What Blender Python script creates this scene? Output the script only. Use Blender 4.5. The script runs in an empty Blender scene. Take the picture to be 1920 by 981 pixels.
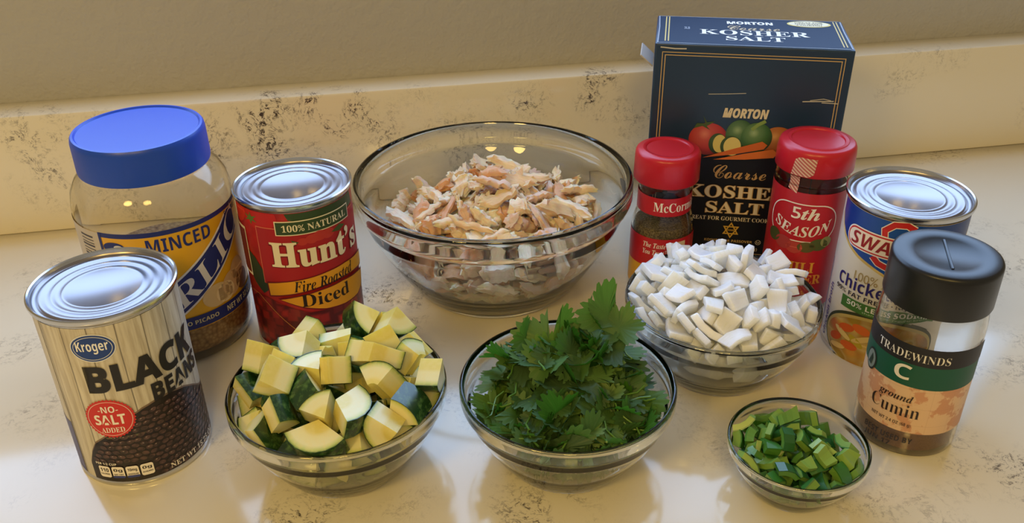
import bpy, bmesh, math, random
from mathutils import Vector, Quaternion, Matrix

SC = bpy.context.scene
COL = SC.collection
# ---------------------------------------------------------------- camera
PITCH, ROLL, CAMH, FPX = 0.535017, -0.0131034, 0.36545, 1718.4
def set_camera():
    f = Vector((0, math.cos(PITCH), -math.sin(PITCH))); u = Vector((0, math.sin(PITCH), math.cos(PITCH))); r = Vector((1, 0, 0))
    c, s = math.cos(ROLL), math.sin(ROLL)
    rr = c * r + s * u; uu = -s * r + c * u
    m = Matrix((rr, uu, -f)).transposed().to_4x4(); m.translation = Vector((0, 0, CAMH))
    cd = bpy.data.cameras.new('camera'); cd.sensor_width = 36; cd.lens = FPX / 1920 * 36; cd.clip_start = .02; cd.clip_end = 50
    co = bpy.data.objects.new('camera', cd); co.matrix_world = m; COL.objects.link(co); SC.camera = co
set_camera()
# ---------------------------------------------------------------- light and exposure
SC.view_settings.view_transform = 'Standard'; SC.view_settings.look = 'None'; SC.view_settings.gamma = 1
SC.view_settings.use_curve_mapping = False
SC.view_settings.exposure = 0.0
SC.cycles.max_bounces = 20; SC.cycles.transmission_bounces = 16; SC.cycles.transparent_max_bounces = 16
SC.cycles.glossy_bounces = 6; SC.cycles.diffuse_bounces = 4
SC.cycles.sample_clamp_indirect = 50.0
SC.cycles.blur_glossy = 0.5
world = bpy.data.worlds.new('room'); SC.world = world; world.use_nodes = True
bg = world.node_tree.nodes['Background']; bg.inputs[0].default_value = (1.0, .85, .60, 1); bg.inputs[1].default_value = 0.30
SPLASH_YAW, SPLASH_D, SPLASH_H, SPLASH_T = math.radians(9.796), .7319, .1025, .0335
DV = Vector((math.cos(SPLASH_YAW), math.sin(SPLASH_YAW), 0)); NV = Vector((-math.sin(SPLASH_YAW), math.cos(SPLASH_YAW), 0))
def area(name, loc, aim, sx, sy, col, power):
    l = bpy.data.lights.new(name, 'AREA'); l.shape = 'RECTANGLE'; l.size = sx; l.size_y = sy; l.color = col; l.energy = power
    o = bpy.data.objects.new(name, l); o.location = loc; o.rotation_euler = Vector(aim).to_track_quat('-Z', 'Y').to_euler(); COL.objects.link(o); return o
WIN_S0, WIN_S1, WIN_Z0, WIN_Z1 = -.55, .80, .22, .80       # the window above the backsplash, along the wall and up
wc = NV * (SPLASH_D + SPLASH_T + .06) + DV * ((WIN_S0 + WIN_S1) / 2) + Vector((0, 0, (WIN_Z0 + WIN_Z1) / 2))
area('daylight_window', wc, -NV, WIN_S1 - WIN_S0, WIN_Z1 - WIN_Z0, (.40, .62, 1.0), 11.5)
def lamp(name, loc, r, col, power):
    l = bpy.data.lights.new(name, 'POINT'); l.shadow_soft_size = r; l.color = col; l.energy = power
    o = bpy.data.objects.new(name, l); o.location = loc; COL.objects.link(o)
WARM = (1.0, .66, .17)
lamp('ceiling_lamp', (-.65, -.70, 1.00), .15, WARM, 25)
lamp('ceiling_lamp', (.05, -.80, 1.05), .15, WARM, 20)

# ---------------------------------------------------------------- materials
def mat(name, col=(.8, .8, .8), rough=.5, metal=0, spec=.5, **kw):
    m = bpy.data.materials.new(name); m.use_nodes = True
    b = m.node_tree.nodes['Principled BSDF']
    b.inputs['Base Color'].default_value = (*col, 1); b.inputs['Roughness'].default_value = rough
    b.inputs['Metallic'].default_value = metal; b.inputs['Specular IOR Level'].default_value = spec
    for k, v in kw.items(): b.inputs[k.replace('_', ' ')].default_value = v
    return m
class NT:
    """small wrapper for building node trees"""
    def __init__(s, m): s.t = m.node_tree; s.b = s.t.nodes.get('Principled BSDF')
    def n(s, typ, ins=None, **at):
        x = s.t.nodes.new(typ)
        for k, v in at.items(): setattr(x, k, v)
        for k, v in (ins or {}).items():
            if hasattr(v, 'node'): s.t.links.new(v, x.inputs[k])
            else: x.inputs[k].default_value = v
        return x
    def l(s, a, b): s.t.links.new(a, b)
    def math(s, op, a, b=0.0, clamp=False):
        x = s.n('ShaderNodeMath', {0: a, 1: b}, operation=op); x.use_clamp = clamp; return x.outputs[0]
    def mix(s, fac, a, b):
        x = s.n('ShaderNodeMix', {0: fac}, data_type='RGBA')
        for i, v in ((6, a), (7, b)):
            if hasattr(v, 'node'): s.t.links.new(v, x.inputs[i])
            else: x.inputs[i].default_value = (*v, 1) if len(v) == 3 else v
        return x.outputs[2]
    def ramp(s, fac, stops):
        x = s.n('ShaderNodeValToRGB', {0: fac}); e = x.color_ramp.elements
        while len(e) < len(stops): e.new(.5)
        for i, (p, c) in enumerate(stops):
            e[i].position = p; e[i].color = (*c, 1) if not isinstance(c, (int, float)) else (c, c, c, 1)
        return x.outputs[0]
    def noise(s, vec, scale, detail=2, rough=.5, dist=0.0):
        i = {'Scale': scale, 'Detail': detail, 'Roughness': rough, 'Distortion': dist}
        if vec is not None: i['Vector'] = vec
        return s.n('ShaderNodeTexNoise', i).outputs[0]
    def bump(s, h, strength, dist=.001):
        x = s.n('ShaderNodeBump', {'Height': h, 'Strength': strength, 'Distance': dist}); s.l(x.outputs[0], s.b.inputs['Normal'])
    def color(s, c): s.l(c, s.b.inputs['Base Color'])
def lin(r, g, b):
    return tuple(((c / 255) / 12.92 if c / 255 < .04045 else ((c / 255 + .055) / 1.055) ** 2.4) for c in (r, g, b))

# ---- cut food shapes (metres, centred on their own middle) ----
def raw_mesh(name, verts, faces, mats=(), fmat=None, smooth=False, angle=None):
    me = bpy.data.meshes.new(name)
    me.from_pydata([tuple(v) for v in verts], [], faces)
    for m in mats: me.materials.append(m)
    if fmat:
        for p, k in zip(me.polygons, fmat): p.material_index = k
    if smooth:
        for p in me.polygons: p.use_smooth = True
        if angle: me.set_sharp_from_angle(angle=math.radians(angle))
    bm = bmesh.new(); bm.from_mesh(me); bmesh.ops.recalc_face_normals(bm, faces=bm.faces); bm.to_mesh(me); bm.free()
    me.update()
    return me

def sector_prism(r0, r1, a0, a1, h, n=7, skew=0.0, tilt=0.0):
    """a piece of a round slice between radii r0..r1 and angles a0..a1, h thick; returns verts, faces, index of the rind faces"""
    prof = []
    for i in range(n + 1):
        a = math.radians(a0 + (a1 - a0) * i / n); prof.append((r1 * math.cos(a), r1 * math.sin(a)))
    nr = len(prof)
    if r0 < 1e-5: prof.append((0.0, 0.0))
    else:
        for i in range(4):
            a = math.radians(a1 + (a0 - a1) * i / 3); prof.append((r0 * math.cos(a), r0 * math.sin(a)))
    cx = sum(p[0] for p in prof) / len(prof); cy = sum(p[1] for p in prof) / len(prof)
    N = len(prof); v = []
    for k, z in enumerate((-h / 2, h / 2)):
        for (x, y) in prof:
            v.append((x - cx + skew * z, y - cy, z + (tilt * (x - cx) if k else 0)))
    f = [tuple(range(N))[::-1], tuple(range(N, 2 * N))]
    rind = []
    for i in range(N):
        j = (i + 1) % N
        f.append((i, j, N + j, N + i))
        if i < nr - 1: rind.append(len(f) - 1)
    return v, f, rind, (cx, cy)

ZUC = [  # r0, r1, a0, a1, h, skew, tilt
    (0.0, .0175, 0, 88, .0125, .10, .05), (0.0, .0168, 0, 80, .0155, .0, .0), (.0060, .0180, 0, 62, .0140, .15, .0),
    (0.0, .0180, 0, 120, .0110, .0, .12), (.0050, .0172, 0, 70, .0165, -.15, .05), (0.0, .0160, 0, 70, .0150, .2, -.1), (0.0, .0178, 0, 66, .0080, .1, .15)]
ONI = [(.012, .011, .0036, .018), (.015, .010, .0040, .022), (.010, .010, .0052, .018), (.018, .011, .0032, .016), (.012, .014, .0040, .028), (.0095, .0085, .0060, .03)]
JAL = [(.0094, .0082, .0036, .011), (.0108, .0076, .0034, .010), (.0084, .0084, .0040, .009), (.0118, .0070, .0032, .012), (.0078, .0066, .0040, .008)]

def curved_chip(w, d, t, R, seed, n=3):
    """a diced piece of a curved layer: w by d, t thick, bent to radius R"""
    rng = random.Random(seed); v = []; f = []; fm = []
    jit = [(rng.uniform(-.17, .17) * w, rng.uniform(-.17, .17) * d) for _ in range(4)]
    for k in (0, 1):
        for i in range(n + 1):
            for j in range(2):
                s = i / n; q = j
                jx = (jit[0][0] * (1 - s) * (1 - q) + jit[1][0] * s * (1 - q) + jit[2][0] * (1 - s) * q + jit[3][0] * s * q)
                jy = (jit[0][1] * (1 - s) * (1 - q) + jit[1][1] * s * (1 - q) + jit[2][1] * (1 - s) * q + jit[3][1] * s * q)
                x = (s - .5) * w + jx; y = (q - .5) * d + jy
                a = x / R; rr = R + (t if k else 0)
                v.append((rr * math.sin(a), y, rr * math.cos(a) - R - t / 2))
    M = (n + 1) * 2
    for i in range(n):
        a, b, c, e = i * 2, i * 2 + 1, i * 2 + 3, i * 2 + 2
        f.append((a, b, c, e)); fm.append(0)
        f.append((M + a, M + e, M + c, M + b)); fm.append(1)
        f.append((a, e, M + e, M + a)); fm.append(0)
        f.append((b, M + b, M + c, c)); fm.append(0)
    f.append((0, M, M + 1, 1)); fm.append(0)
    f.append((n * 2, n * 2 + 1, M + n * 2 + 1, M + n * 2)); fm.append(0)
    return v, f, fm

def chicken_piece(seed):
    """a torn strip of cooked meat: a lumpy prism with fibres running along it"""
    rng = random.Random(seed)
    L = rng.uniform(.012, .028); W = rng.uniform(.0055, .012); T = rng.uniform(.0040, .0085)
    if seed % 3 == 0: L *= 1.15; W *= .6; T *= .6
    n, m = 9, 11; v = []; f = []
    bend = rng.uniform(-.35, .35); tw = rng.uniform(-.7, .7)
    rad = [rng.uniform(.62, 1.22) for _ in range(m)]
    ends = [[rng.uniform(-.0035, .0025) for _ in range(m)] for _ in (0, 1)]
    wob = [(rng.uniform(-.0010, .0010), rng.uniform(-.0008, .0008)) for _ in range(n + 1)]
    for i in range(n + 1):
        s = i / n; x = (s - .5) * L
        env = (max(0.0, 1 - abs(2 * s - 1) ** 3.2)) ** .5 * .5 + .5
        for j in range(m):
            a = 2 * math.pi * j / m + tw * s
            k = env * rad[j] * rng.uniform(.80, 1.18)
            p = 3.0; ca, sa = math.cos(a), math.sin(a)
            q = (abs(ca) ** p + abs(sa) ** p) ** (-1 / p)
            e = (ends[0][j] if i == 0 else -ends[1][j] if i == n else 0) + rng.uniform(-.0008, .0008)
            v.append((x - e if i == 0 else x + e, W / 2 * k * ca * q + bend * W * (4 * (s - .5) ** 2) + wob[i][0], T / 2 * k * sa * q + wob[i][1]))
    for i in range(n):
        for j in range(m):
            a, b = i * m + j, i * m + (j + 1) % m
            f.append((a, b, b + m, a + m))
    for e in (0, n):
        v.append(tuple(sum(v[e * m + j][c] for j in range(m)) / m for c in range(3))); c = len(v) - 1
        for j in range(m):
            a, b = e * m + j, e * m + (j + 1) % m
            f.append((b, a, c) if e == 0 else (a, b, c))
    return v, f

def lathe_pts(prof, n):
    v = []; f = []
    for (r, z) in prof:
        for k in range(n):
            a = 2 * math.pi * k / n
            v.append((r * math.cos(a), r * math.sin(a), z))
    for i in range(len(prof) - 1):
        for k in range(n):
            k2 = (k + 1) % n
            f.append((i * n + k, i * n + k2, (i + 1) * n + k2, (i + 1) * n + k))
    return v, f

BOWL_IN = [(.0, .052), (.38, .055), (.575, .095), (.715, .28), (.82, .50), (.885, .65), (.920, .765), (.942, .80), (.949, .90), (.955, .97), (.972, 1.0)]
BOWL_OUT = [(.985, .998), (1.0, .975), (1.0, .86), (.989, .82), (.966, .798), (.950, .765), (.936, .70), (.905, .61), (.835, .45), (.735, .258), (.64, .095), (.60, .045), (.585, .02), (.56, .0), (.51, .004), (.49, .010), (.0, .012)]

# resting places of the pieces: kind, x y z in 0.1 mm from the bowl, turn
DATA = {
'zuc': [(1,-37,-288,89,11,64,22,-73),(5,78,226,116,48,0,-6,88),(6,160,292,175,12,-29,35,88),(6,-136,241,83,83,-18,51,10),(4,-232,86,118,30,-44,-49,-69),(6,-380,36,177,20,-83,-11,51),(0,10,-411,380,38,15,39,83),
(0,176,-187,104,3,100,-1,6),(3,117,-325,204,15,-5,17,-97),(5,-12,277,243,19,-34,16,91),(0,-60,289,135,83,-8,47,28),(2,-283,245,224,40,-20,-87,-19),(0,-234,-251,235,27,32,89,19),(1,146,-418,418,34,-69,64,0),
(4,312,-191,216,6,27,-3,96),(2,225,120,133,33,4,-82,46),(5,112,8,106,13,65,-40,64),(1,-268,330,338,90,-26,-6,34),(1,-285,-95,163,44,34,34,-76),(4,-120,-109,116,2,-80,-59,0),(3,230,-270,313,75,-58,1,32),
(5,324,-40,136,67,-70,13,-21),(6,341,211,223,29,-91,-28,-12),(4,86,412,258,40,37,84,-5),(5,-44,466,465,2,37,-17,-91),(3,-376,-144,311,38,-31,-83,25),(2,-125,-381,290,10,13,74,-65),(1,393,-238,457,1,34,67,66),
(3,280,59,260,19,-47,-55,67),(0,-17,56,125,94,4,32,-7),(5,-123,396,306,25,94,22,12),(2,-179,64,240,37,82,-8,42),(1,-427,214,484,3,-43,76,49),(0,263,-384,541,28,14,-68,67),(3,440,-58,389,84,-53,9,-9),
(4,393,137,322,34,80,49,10),(0,269,288,303,38,41,33,-76),(4,-25,349,400,32,-82,17,44),(5,-367,102,343,43,-64,26,-58),(2,-247,-179,379,68,50,35,-40),(3,-30,-516,530,20,-92,32,4),(0,93,31,296,29,70,-17,-63),
(6,162,244,387,88,-27,39,10),(4,140,417,404,33,-24,80,-44),(3,-99,303,490,0,74,52,42),(3,-280,-35,350,10,-9,10,-99),(3,-267,-373,366,9,34,-7,-94),(6,-75,-411,401,37,-23,85,-30),(3,-86,-167,476,43,-38,-61,55),
(0,41,152,366,41,-84,25,26),(5,-495,3,364,20,-14,88,-40),(6,-433,-272,417,41,-44,80,4),(4,-304,-391,515,14,91,27,28),(5,81,-319,455,48,-78,37,-18),(5,9,-95,235,30,-2,93,20),(4,315,352,466,16,-64,-48,-58),
(6,184,485,499,51,-64,56,14),(2,113,93,477,66,-19,7,72),(3,-254,-225,549,1,20,9,98),(0,199,-228,491,17,71,-63,27),(2,365,-81,546,39,-69,-25,55),(2,241,85,438,6,-36,91,-21),(2,120,314,534,71,-19,-68,3),
(5,-329,79,528,38,73,4,-56),(3,175,-357,622,84,-4,12,-52),(4,422,-262,582,74,66,-13,0),(4,450,56,460,51,24,80,20),(4,385,276,544,25,-18,89,-33),(4,-130,123,593,52,-18,61,-58),(5,-132,-18,400,38,-51,69,35),
(4,281,-152,675,0,53,79,29),(0,-53,-220,356,54,77,-13,32),(5,88,157,565,24,-72,-19,62),(1,278,379,596,18,-89,18,39),(2,-319,368,511,46,-19,-81,-32),(1,-400,85,622,42,-79,-6,45),(0,-217,55,686,2,-19,-14,97),
(5,149,-101,260,12,-38,27,87),(6,254,-126,385,19,-85,21,-44),(1,45,450,621,2,29,-22,93),(3,-154,110,471,18,60,75,-23),(5,-245,-34,509,5,83,54,-10),(2,-215,-361,627,82,-29,-40,-28),(4,34,-79,447,20,54,-48,-66),
(2,388,74,657,58,22,24,75),(0,-170,324,601,80,36,46,-11),(4,-453,-33,524,81,-17,-43,-35),(5,-259,-50,623,60,-12,64,-47),(5,-39,-318,635,5,23,95,22),(3,230,-16,714,0,31,86,-41),(2,-119,-251,670,0,-46,-23,-86),
(0,517,-84,581,14,-70,-5,70),(5,-128,-68,673,68,4,-4,73),(5,260,178,649,85,-27,46,-3),(1,-271,-189,699,81,-49,25,21),(4,47,8,623,20,-62,-60,-46),(6,-65,249,586,11,-7,70,-70),(2,20,-105,692,25,64,69,-23),
],
'oni': [(0,239,-235,565,26,-58,-77,-7),(3,420,276,500,37,83,-16,39),(1,-238,421,400,48,85,18,13),(1,-462,96,432,35,85,35,19),(1,-418,-6,528,16,61,-68,-37),(1,-202,-450,509,39,36,-85,-3),(2,-42,-365,556,74,33,-27,51),
(0,331,-250,540,56,5,-83,-1),(3,27,-70,693,4,1,-9,99),(2,416,51,528,24,97,-9,0),(2,-299,333,483,82,-49,-19,21),(5,-495,149,480,34,-13,78,50),(3,-341,-348,499,14,74,-65,-10),(2,-252,-446,446,83,44,32,-13),
(1,24,-251,622,23,-48,-81,-25),(0,297,-123,637,57,5,77,29),(3,484,-27,491,10,-4,99,-9),(4,376,330,526,79,-22,-47,-33),(4,16,260,614,20,55,-78,21),(5,-451,-158,338,53,-53,20,63),(1,-201,-122,639,28,49,81,16),
(1,183,-374,485,27,-73,49,40),(2,422,-271,415,93,19,-12,-28),(4,447,158,524,26,90,-35,9),(1,199,377,497,56,-37,-20,-72),(3,-32,410,503,46,86,8,19),(3,-274,174,568,21,86,41,21),(3,-165,-71,690,35,85,-39,-12),
(2,-135,-478,443,52,-48,-2,71),(4,203,-6,674,88,-2,34,-31),(4,142,104,717,63,-60,-34,36),(2,307,196,552,21,-31,-85,36),(3,93,402,556,43,-8,-41,-80),(0,-70,372,605,90,-42,-11,-3),(3,-366,278,334,68,55,32,36),
(3,-351,263,548,38,67,62,14),(3,238,-444,321,41,80,-20,39),(5,353,-351,406,41,13,-18,-88),(3,288,386,504,3,85,43,-30),(5,187,411,282,63,31,-52,48),(3,-32,497,526,59,-13,-40,-69),(2,-463,224,452,52,77,21,-30),
(0,-449,38,494,47,-72,-51,6),(0,-387,-185,516,17,-51,-77,33),(1,340,-353,466,2,-24,95,-22),(2,274,115,631,63,12,68,-36),(4,29,133,728,64,-32,-45,-53),(2,-109,494,424,64,-47,-18,-58),
(1,-433,305,475,78,26,57,-9),(1,-513,-187,462,39,77,-17,-47),(1,-285,-364,563,40,37,-83,-10),(1,-155,2,720,21,95,4,-24),(0,227,263,602,45,-26,-84,18),(0,145,449,584,69,-37,19,58),(3,-198,519,532,21,20,-88,-36),
(3,-507,-79,497,28,90,4,-34),(0,-428,-226,501,33,-43,7,-84),(1,-169,-384,534,29,-28,-88,25),(0,70,-477,290,42,70,-43,38),(2,53,42,721,59,59,-34,-43),(0,138,309,622,20,-66,-66,28),(3,-304,380,523,10,14,-81,56),
(1,-291,-264,610,24,19,-54,-78),(5,-156,-333,599,15,-58,-72,37),(5,-41,-512,450,16,75,65,-1),(3,353,-79,551,32,-66,-68,4),(0,349,73,580,14,42,-87,19),(2,-391,298,597,69,-36,-10,62),
(5,-518,106,552,41,-72,-29,-48),(1,-123,-292,671,75,-6,15,64),(0,-69,-398,595,40,-82,-38,-14),(1,48,-482,513,7,75,66,1),(4,200,-511,477,15,45,-62,63),(3,336,371,594,61,14,-51,-59),(4,-410,-229,613,11,-87,-39,27),
(0,13,-278,679,11,20,-93,-30),(0,175,-478,541,66,69,28,-8),(4,310,-404,583,23,-63,-70,23),(2,68,521,533,27,-59,-32,69),(4,-158,162,661,4,46,88,-11),(0,-78,21,750,47,13,31,82),(3,-43,-517,580,14,15,-2,-98),
(2,144,-292,613,44,-46,-77,5),(1,456,147,611,14,-3,27,95),(3,-60,428,603,3,49,-80,34),(3,-179,302,570,13,9,-95,29),(5,-235,232,688,61,-13,-56,-54),(3,335,-19,651,3,-8,-99,-7),(0,373,218,640,20,-97,-12,-10),
(0,51,446,620,66,25,-60,-38),(5,-486,-5,590,56,7,46,69),(5,25,319,668,20,-31,47,-80),(3,-92,216,693,12,90,-42,6),(0,-299,-178,656,16,47,87,6),(2,111,259,702,10,-50,86,0),(3,-332,-51,646,74,54,-34,20),
(2,-372,-101,577,73,-55,-22,-33),(0,475,-164,418,25,51,-82,-5),(2,-195,426,590,18,62,-73,-23),(4,-394,91,646,97,-9,22,7),(2,397,-233,537,7,-59,3,-81),(2,166,-150,678,18,-85,10,-49),
(0,-298,62,653,25,90,-36,-8),(0,-46,-182,693,21,0,96,-19),(2,67,-385,628,60,38,-37,-60),(3,266,-239,632,12,-70,-66,-25),(0,122,-403,610,85,10,-52,-1),(5,510,-163,482,55,30,-56,-54),
(0,454,-132,524,82,-14,-56,4),(2,204,-400,626,59,-18,78,-7),],
'jal': [(0,-40,58,77,69,14,-62,-34),(4,168,2,62,92,1,-3,39),(0,89,94,77,26,-34,-75,51),(0,-17,163,61,1,-18,-97,-17),(4,-178,-65,67,23,44,-86,-13),(1,112,-81,87,22,-14,-27,93),(4,199,-34,103,5,12,62,77),
(4,-17,119,117,5,-14,-41,-90),(0,-136,38,86,88,-31,-11,33),(3,-3,-151,64,40,-6,-13,-91),(0,137,-185,128,68,5,-59,-44),(3,48,211,98,85,-51,13,-8),(3,-126,203,108,22,-7,-88,-40),(2,-128,-179,91,1,-47,-79,40),
(4,51,-203,79,30,24,-85,-35),(3,213,-70,158,2,42,90,2),(2,-10,217,162,88,15,-24,38),(1,-220,60,154,19,29,5,94),(3,-15,-121,111,73,-17,-6,-65),(4,63,-99,117,93,20,-26,-15),(0,60,67,148,72,-62,-31,4),
(2,-93,4,125,79,-16,-42,42),(1,-81,-259,184,57,55,-61,-1),(4,57,20,55,99,3,1,-11),(1,120,12,132,6,-19,98,1),(2,-18,-20,133,77,-15,-54,30),(1,-122,-105,120,91,35,21,4),(0,48,-169,161,11,16,7,98),
(4,138,-103,169,75,-47,-22,41),(0,68,177,158,43,54,37,62),(2,-114,130,107,33,-21,49,78),(3,105,-253,207,56,69,-42,19),(4,190,-131,180,15,-74,-46,-46),(0,53,-94,186,41,0,48,78),(1,-35,157,171,17,17,91,34),
(2,-162,-32,157,6,-8,-44,-89),(1,274,-144,231,22,-50,72,-43),(1,162,131,102,14,74,-52,-41),(0,-4,44,193,10,95,29,5),(1,-150,250,187,26,-1,-86,-44),(4,11,-251,151,87,-3,49,-10),(0,88,-57,238,45,-73,1,52),
(0,66,0,203,9,41,-61,-67),(2,51,103,239,23,10,-93,26),(1,-234,-119,182,9,73,-63,24),(0,54,-265,244,67,-25,-32,62),(0,226,123,154,50,48,-12,-71),(2,-131,174,201,52,-34,78,-11),(0,-110,18,186,41,36,82,17),
(3,-163,-118,191,68,-34,62,-21),(1,204,-68,228,30,91,29,10),(0,17,174,262,85,53,5,3),(2,-24,33,253,5,92,-34,16),(2,-82,-117,154,23,-85,35,32),(3,-22,-144,232,73,-37,11,-57),(1,-177,7,235,80,-24,-4,-54),
(1,-78,119,263,77,15,36,-51),(4,-173,116,153,50,34,79,5),(1,-164,-214,260,35,-33,2,-87),(1,147,-2,263,54,-11,-63,-55),(0,45,17,294,75,26,35,49),(4,-209,138,194,14,-77,39,-49),(1,-276,-38,201,49,66,53,-19),
(0,52,-162,273,96,26,-9,10),(4,-7,-65,239,9,-42,60,67),(4,112,217,166,60,41,-67,-16),(3,-186,-112,261,20,37,90,-9),(1,-107,-208,305,97,-2,23,4),(2,-99,-104,245,13,-88,35,28),(3,45,254,189,21,61,-53,55),
(2,-202,174,245,36,-90,23,-4),(2,-18,-285,268,66,-48,0,57),(2,177,-198,258,77,7,30,-57),(1,172,182,226,16,-9,45,-88),(4,-29,228,219,60,79,3,16),(2,-157,-19,301,73,-1,24,64),(2,237,-99,287,36,-80,-47,6),
(4,240,12,135,65,-61,-30,-35),(1,-44,94,317,87,-39,-15,26),(0,-82,166,341,23,-89,-39,1),(2,-259,-85,324,28,-42,-80,34),(1,270,39,241,17,-65,-63,38),(3,166,93,217,99,13,-8,-2),(4,-294,95,247,64,-14,58,-48),
(3,-232,9,262,22,-81,30,-45),(1,-141,73,303,56,34,75,5),(1,-61,-11,342,64,32,-12,69),(1,141,243,265,55,23,68,43),(3,-260,152,301,36,90,-1,24),(2,-7,-184,319,3,29,-94,-19),(3,119,-69,321,15,-32,-79,-50),
(4,130,76,257,70,22,2,-68),(3,-38,123,375,27,-94,-19,9),(2,-228,102,270,73,-39,-54,14),(0,88,-155,331,22,-38,-88,-21),(0,112,52,325,11,-27,-85,43),(3,-91,273,247,24,85,-41,22),(3,-277,-127,280,16,47,27,82),
],
'chi': [(0,-128,587,239,93,32,-19,-2),(12,-581,-148,253,70,1,-70,-11),(2,-396,-391,276,43,16,-31,83),(12,511,-357,266,95,7,-7,28),(3,585,114,260,60,29,-50,-56),(12,314,468,307,18,94,-27,11),
(8,-129,-3,766,18,-86,40,-26),(20,-370,-512,261,99,-10,13,1),(2,511,-271,258,89,40,18,-14),(19,610,-28,223,54,34,56,53),(1,408,522,279,25,66,-17,-69),(4,-230,601,282,39,-25,83,-30),
(16,-100,-485,402,94,26,21,7),(20,375,-250,429,7,-20,28,-94),(13,519,296,236,82,-31,25,-41),(11,159,497,302,46,1,52,72),(11,-349,444,261,15,21,-3,-97),(19,-484,-358,216,71,55,-25,-36),
(16,357,-371,393,27,85,44,12),(10,380,364,384,10,-83,49,24),(6,99,420,426,91,-38,9,11),(18,-634,-92,231,9,-83,-41,37),(9,-497,-266,292,81,17,-17,-54),(13,252,-556,238,66,-64,-11,37),
(7,475,263,399,75,4,-42,51),(2,-121,423,401,85,-39,18,29),(6,-590,-277,290,59,60,-17,-51),(21,-192,-552,186,90,-31,22,21),(17,284,-480,346,15,6,98,11),(8,523,-17,324,2,62,71,35),(8,67,543,151,77,62,-2,-14),
(4,-671,-161,389,6,-49,62,-60),(5,-225,-544,260,1,-100,-4,0),(3,401,-383,315,12,-34,92,-17),(20,484,-119,341,52,-52,56,-37),(10,283,563,330,21,43,88,-7),(13,-546,301,256,64,46,-56,27),
(3,-88,-608,231,6,21,-74,64),(10,462,-468,279,92,-26,-30,-1),(2,568,-117,262,47,30,-11,-82),(3,40,567,294,81,-46,-10,-36),(16,-556,49,283,76,20,-40,-48),(5,-75,-529,298,17,94,-14,-28),
(11,421,-459,330,94,-17,-13,28),(5,544,-271,197,12,-29,88,35),(4,-548,474,391,91,9,40,7),(4,-553,387,334,94,-20,26,7),(9,-504,-162,351,6,-79,-58,18),(8,455,153,429,13,39,-90,11),(15,483,360,349,47,71,-41,-32),
(2,-59,403,445,28,60,-71,24),(21,-553,207,276,57,32,-65,39),(21,-637,-341,358,78,-38,29,-39),(2,184,-523,264,32,20,-5,-92),(0,-435,536,363,28,84,44,-15),(17,-317,408,316,53,80,18,21),
(16,-333,-561,319,1,-20,-98,7),(8,-345,-460,274,67,-73,11,-6),(1,442,-561,341,16,94,24,18),(20,491,129,367,84,44,-4,-31),(9,-418,278,403,75,-63,15,15),(17,-569,145,305,10,36,87,-31),
(8,-235,-498,337,26,-6,-91,-31),(11,469,-384,389,46,-59,46,-47),(3,611,6,394,82,-38,-25,35),(4,272,550,422,9,98,13,10),(9,-97,-346,562,25,-25,-54,76),(20,-171,-649,331,76,53,36,12),
(20,520,-329,383,51,36,56,53),(16,650,108,321,59,16,32,72),(4,-74,613,351,86,2,-2,51),(17,-603,280,339,97,17,0,16),(1,-239,-425,362,23,4,97,-3),(7,466,-121,441,23,0,-93,27),(2,380,238,414,33,36,85,22),
(5,77,690,288,80,57,-12,14),(0,-371,501,303,72,-41,-5,56),(18,-433,-211,383,4,-71,68,17),(0,64,-658,274,79,-61,4,2),(7,309,658,374,28,-86,39,16),(9,-593,-16,468,81,-8,22,-53),(10,-597,39,358,28,28,84,37),
(0,-506,-422,327,2,-71,-66,-26),(15,293,-623,299,58,-72,-10,37),(12,322,217,555,59,0,-11,80),(12,-238,529,367,87,12,-15,-46),(13,-682,-53,424,25,-42,33,-81),(12,-362,-393,360,23,-56,76,-24),
(21,-4,-488,438,90,1,26,-35),(20,466,-175,401,26,-95,6,17),(3,157,205,711,82,53,-4,-19),(0,-370,196,481,81,-9,0,58),(10,-451,-488,403,14,7,80,57),(0,253,-332,481,29,19,-59,73),(21,479,44,405,18,95,24,5),
(3,87,660,367,81,1,46,-37),(20,-407,56,464,1,-70,-65,31),(20,65,-463,374,54,-28,-79,9),(8,219,-467,385,30,-19,-71,61),(17,578,237,288,60,-8,-6,-79),(15,-305,513,396,24,48,77,34),(9,-467,133,393,40,-73,-31,46),
(14,-181,-388,506,66,-30,29,-63),(4,371,-48,534,73,48,39,30),(13,251,386,440,8,81,-58,5),(14,-158,372,474,11,-29,61,73),(20,-445,269,321,39,72,49,28),(11,-576,-244,415,3,-63,78,0),(17,409,-160,555,3,-43,-41,-80),
(0,380,359,487,72,-5,37,-59),(13,-425,391,400,75,-47,1,-48),(14,-467,16,388,36,-85,11,-37),(5,-550,-362,391,78,36,31,41),(8,57,-560,278,25,-78,41,39),(7,-17,494,492,29,39,78,40),(8,-300,329,409,7,72,61,-32),
(20,-378,-102,482,24,-34,-17,90),(6,-229,-407,442,0,98,18,9),(2,263,-463,435,62,4,11,-77),(0,630,225,370,48,-14,0,-87),(17,-49,143,747,87,-47,-3,-12),(21,-496,-46,481,61,-62,-42,27),
(4,-456,-232,461,13,11,-29,94),(0,143,-574,325,11,-73,-67,8),(6,577,15,492,20,91,34,-7),(3,142,631,432,30,-35,74,-49),(14,-334,-54,532,8,-56,-73,39),(5,-14,-376,527,40,-85,-35,-2),(1,189,-552,422,49,-7,27,83),
(21,537,424,346,3,-76,-1,65),(6,-75,519,417,97,1,-7,-23),(11,-518,293,397,18,-69,70,9),(10,-93,-680,361,2,-48,71,-51),(5,488,168,485,29,-18,-91,23),(9,330,254,477,7,-42,-89,-19),(3,-292,623,448,9,-11,-84,52),
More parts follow.
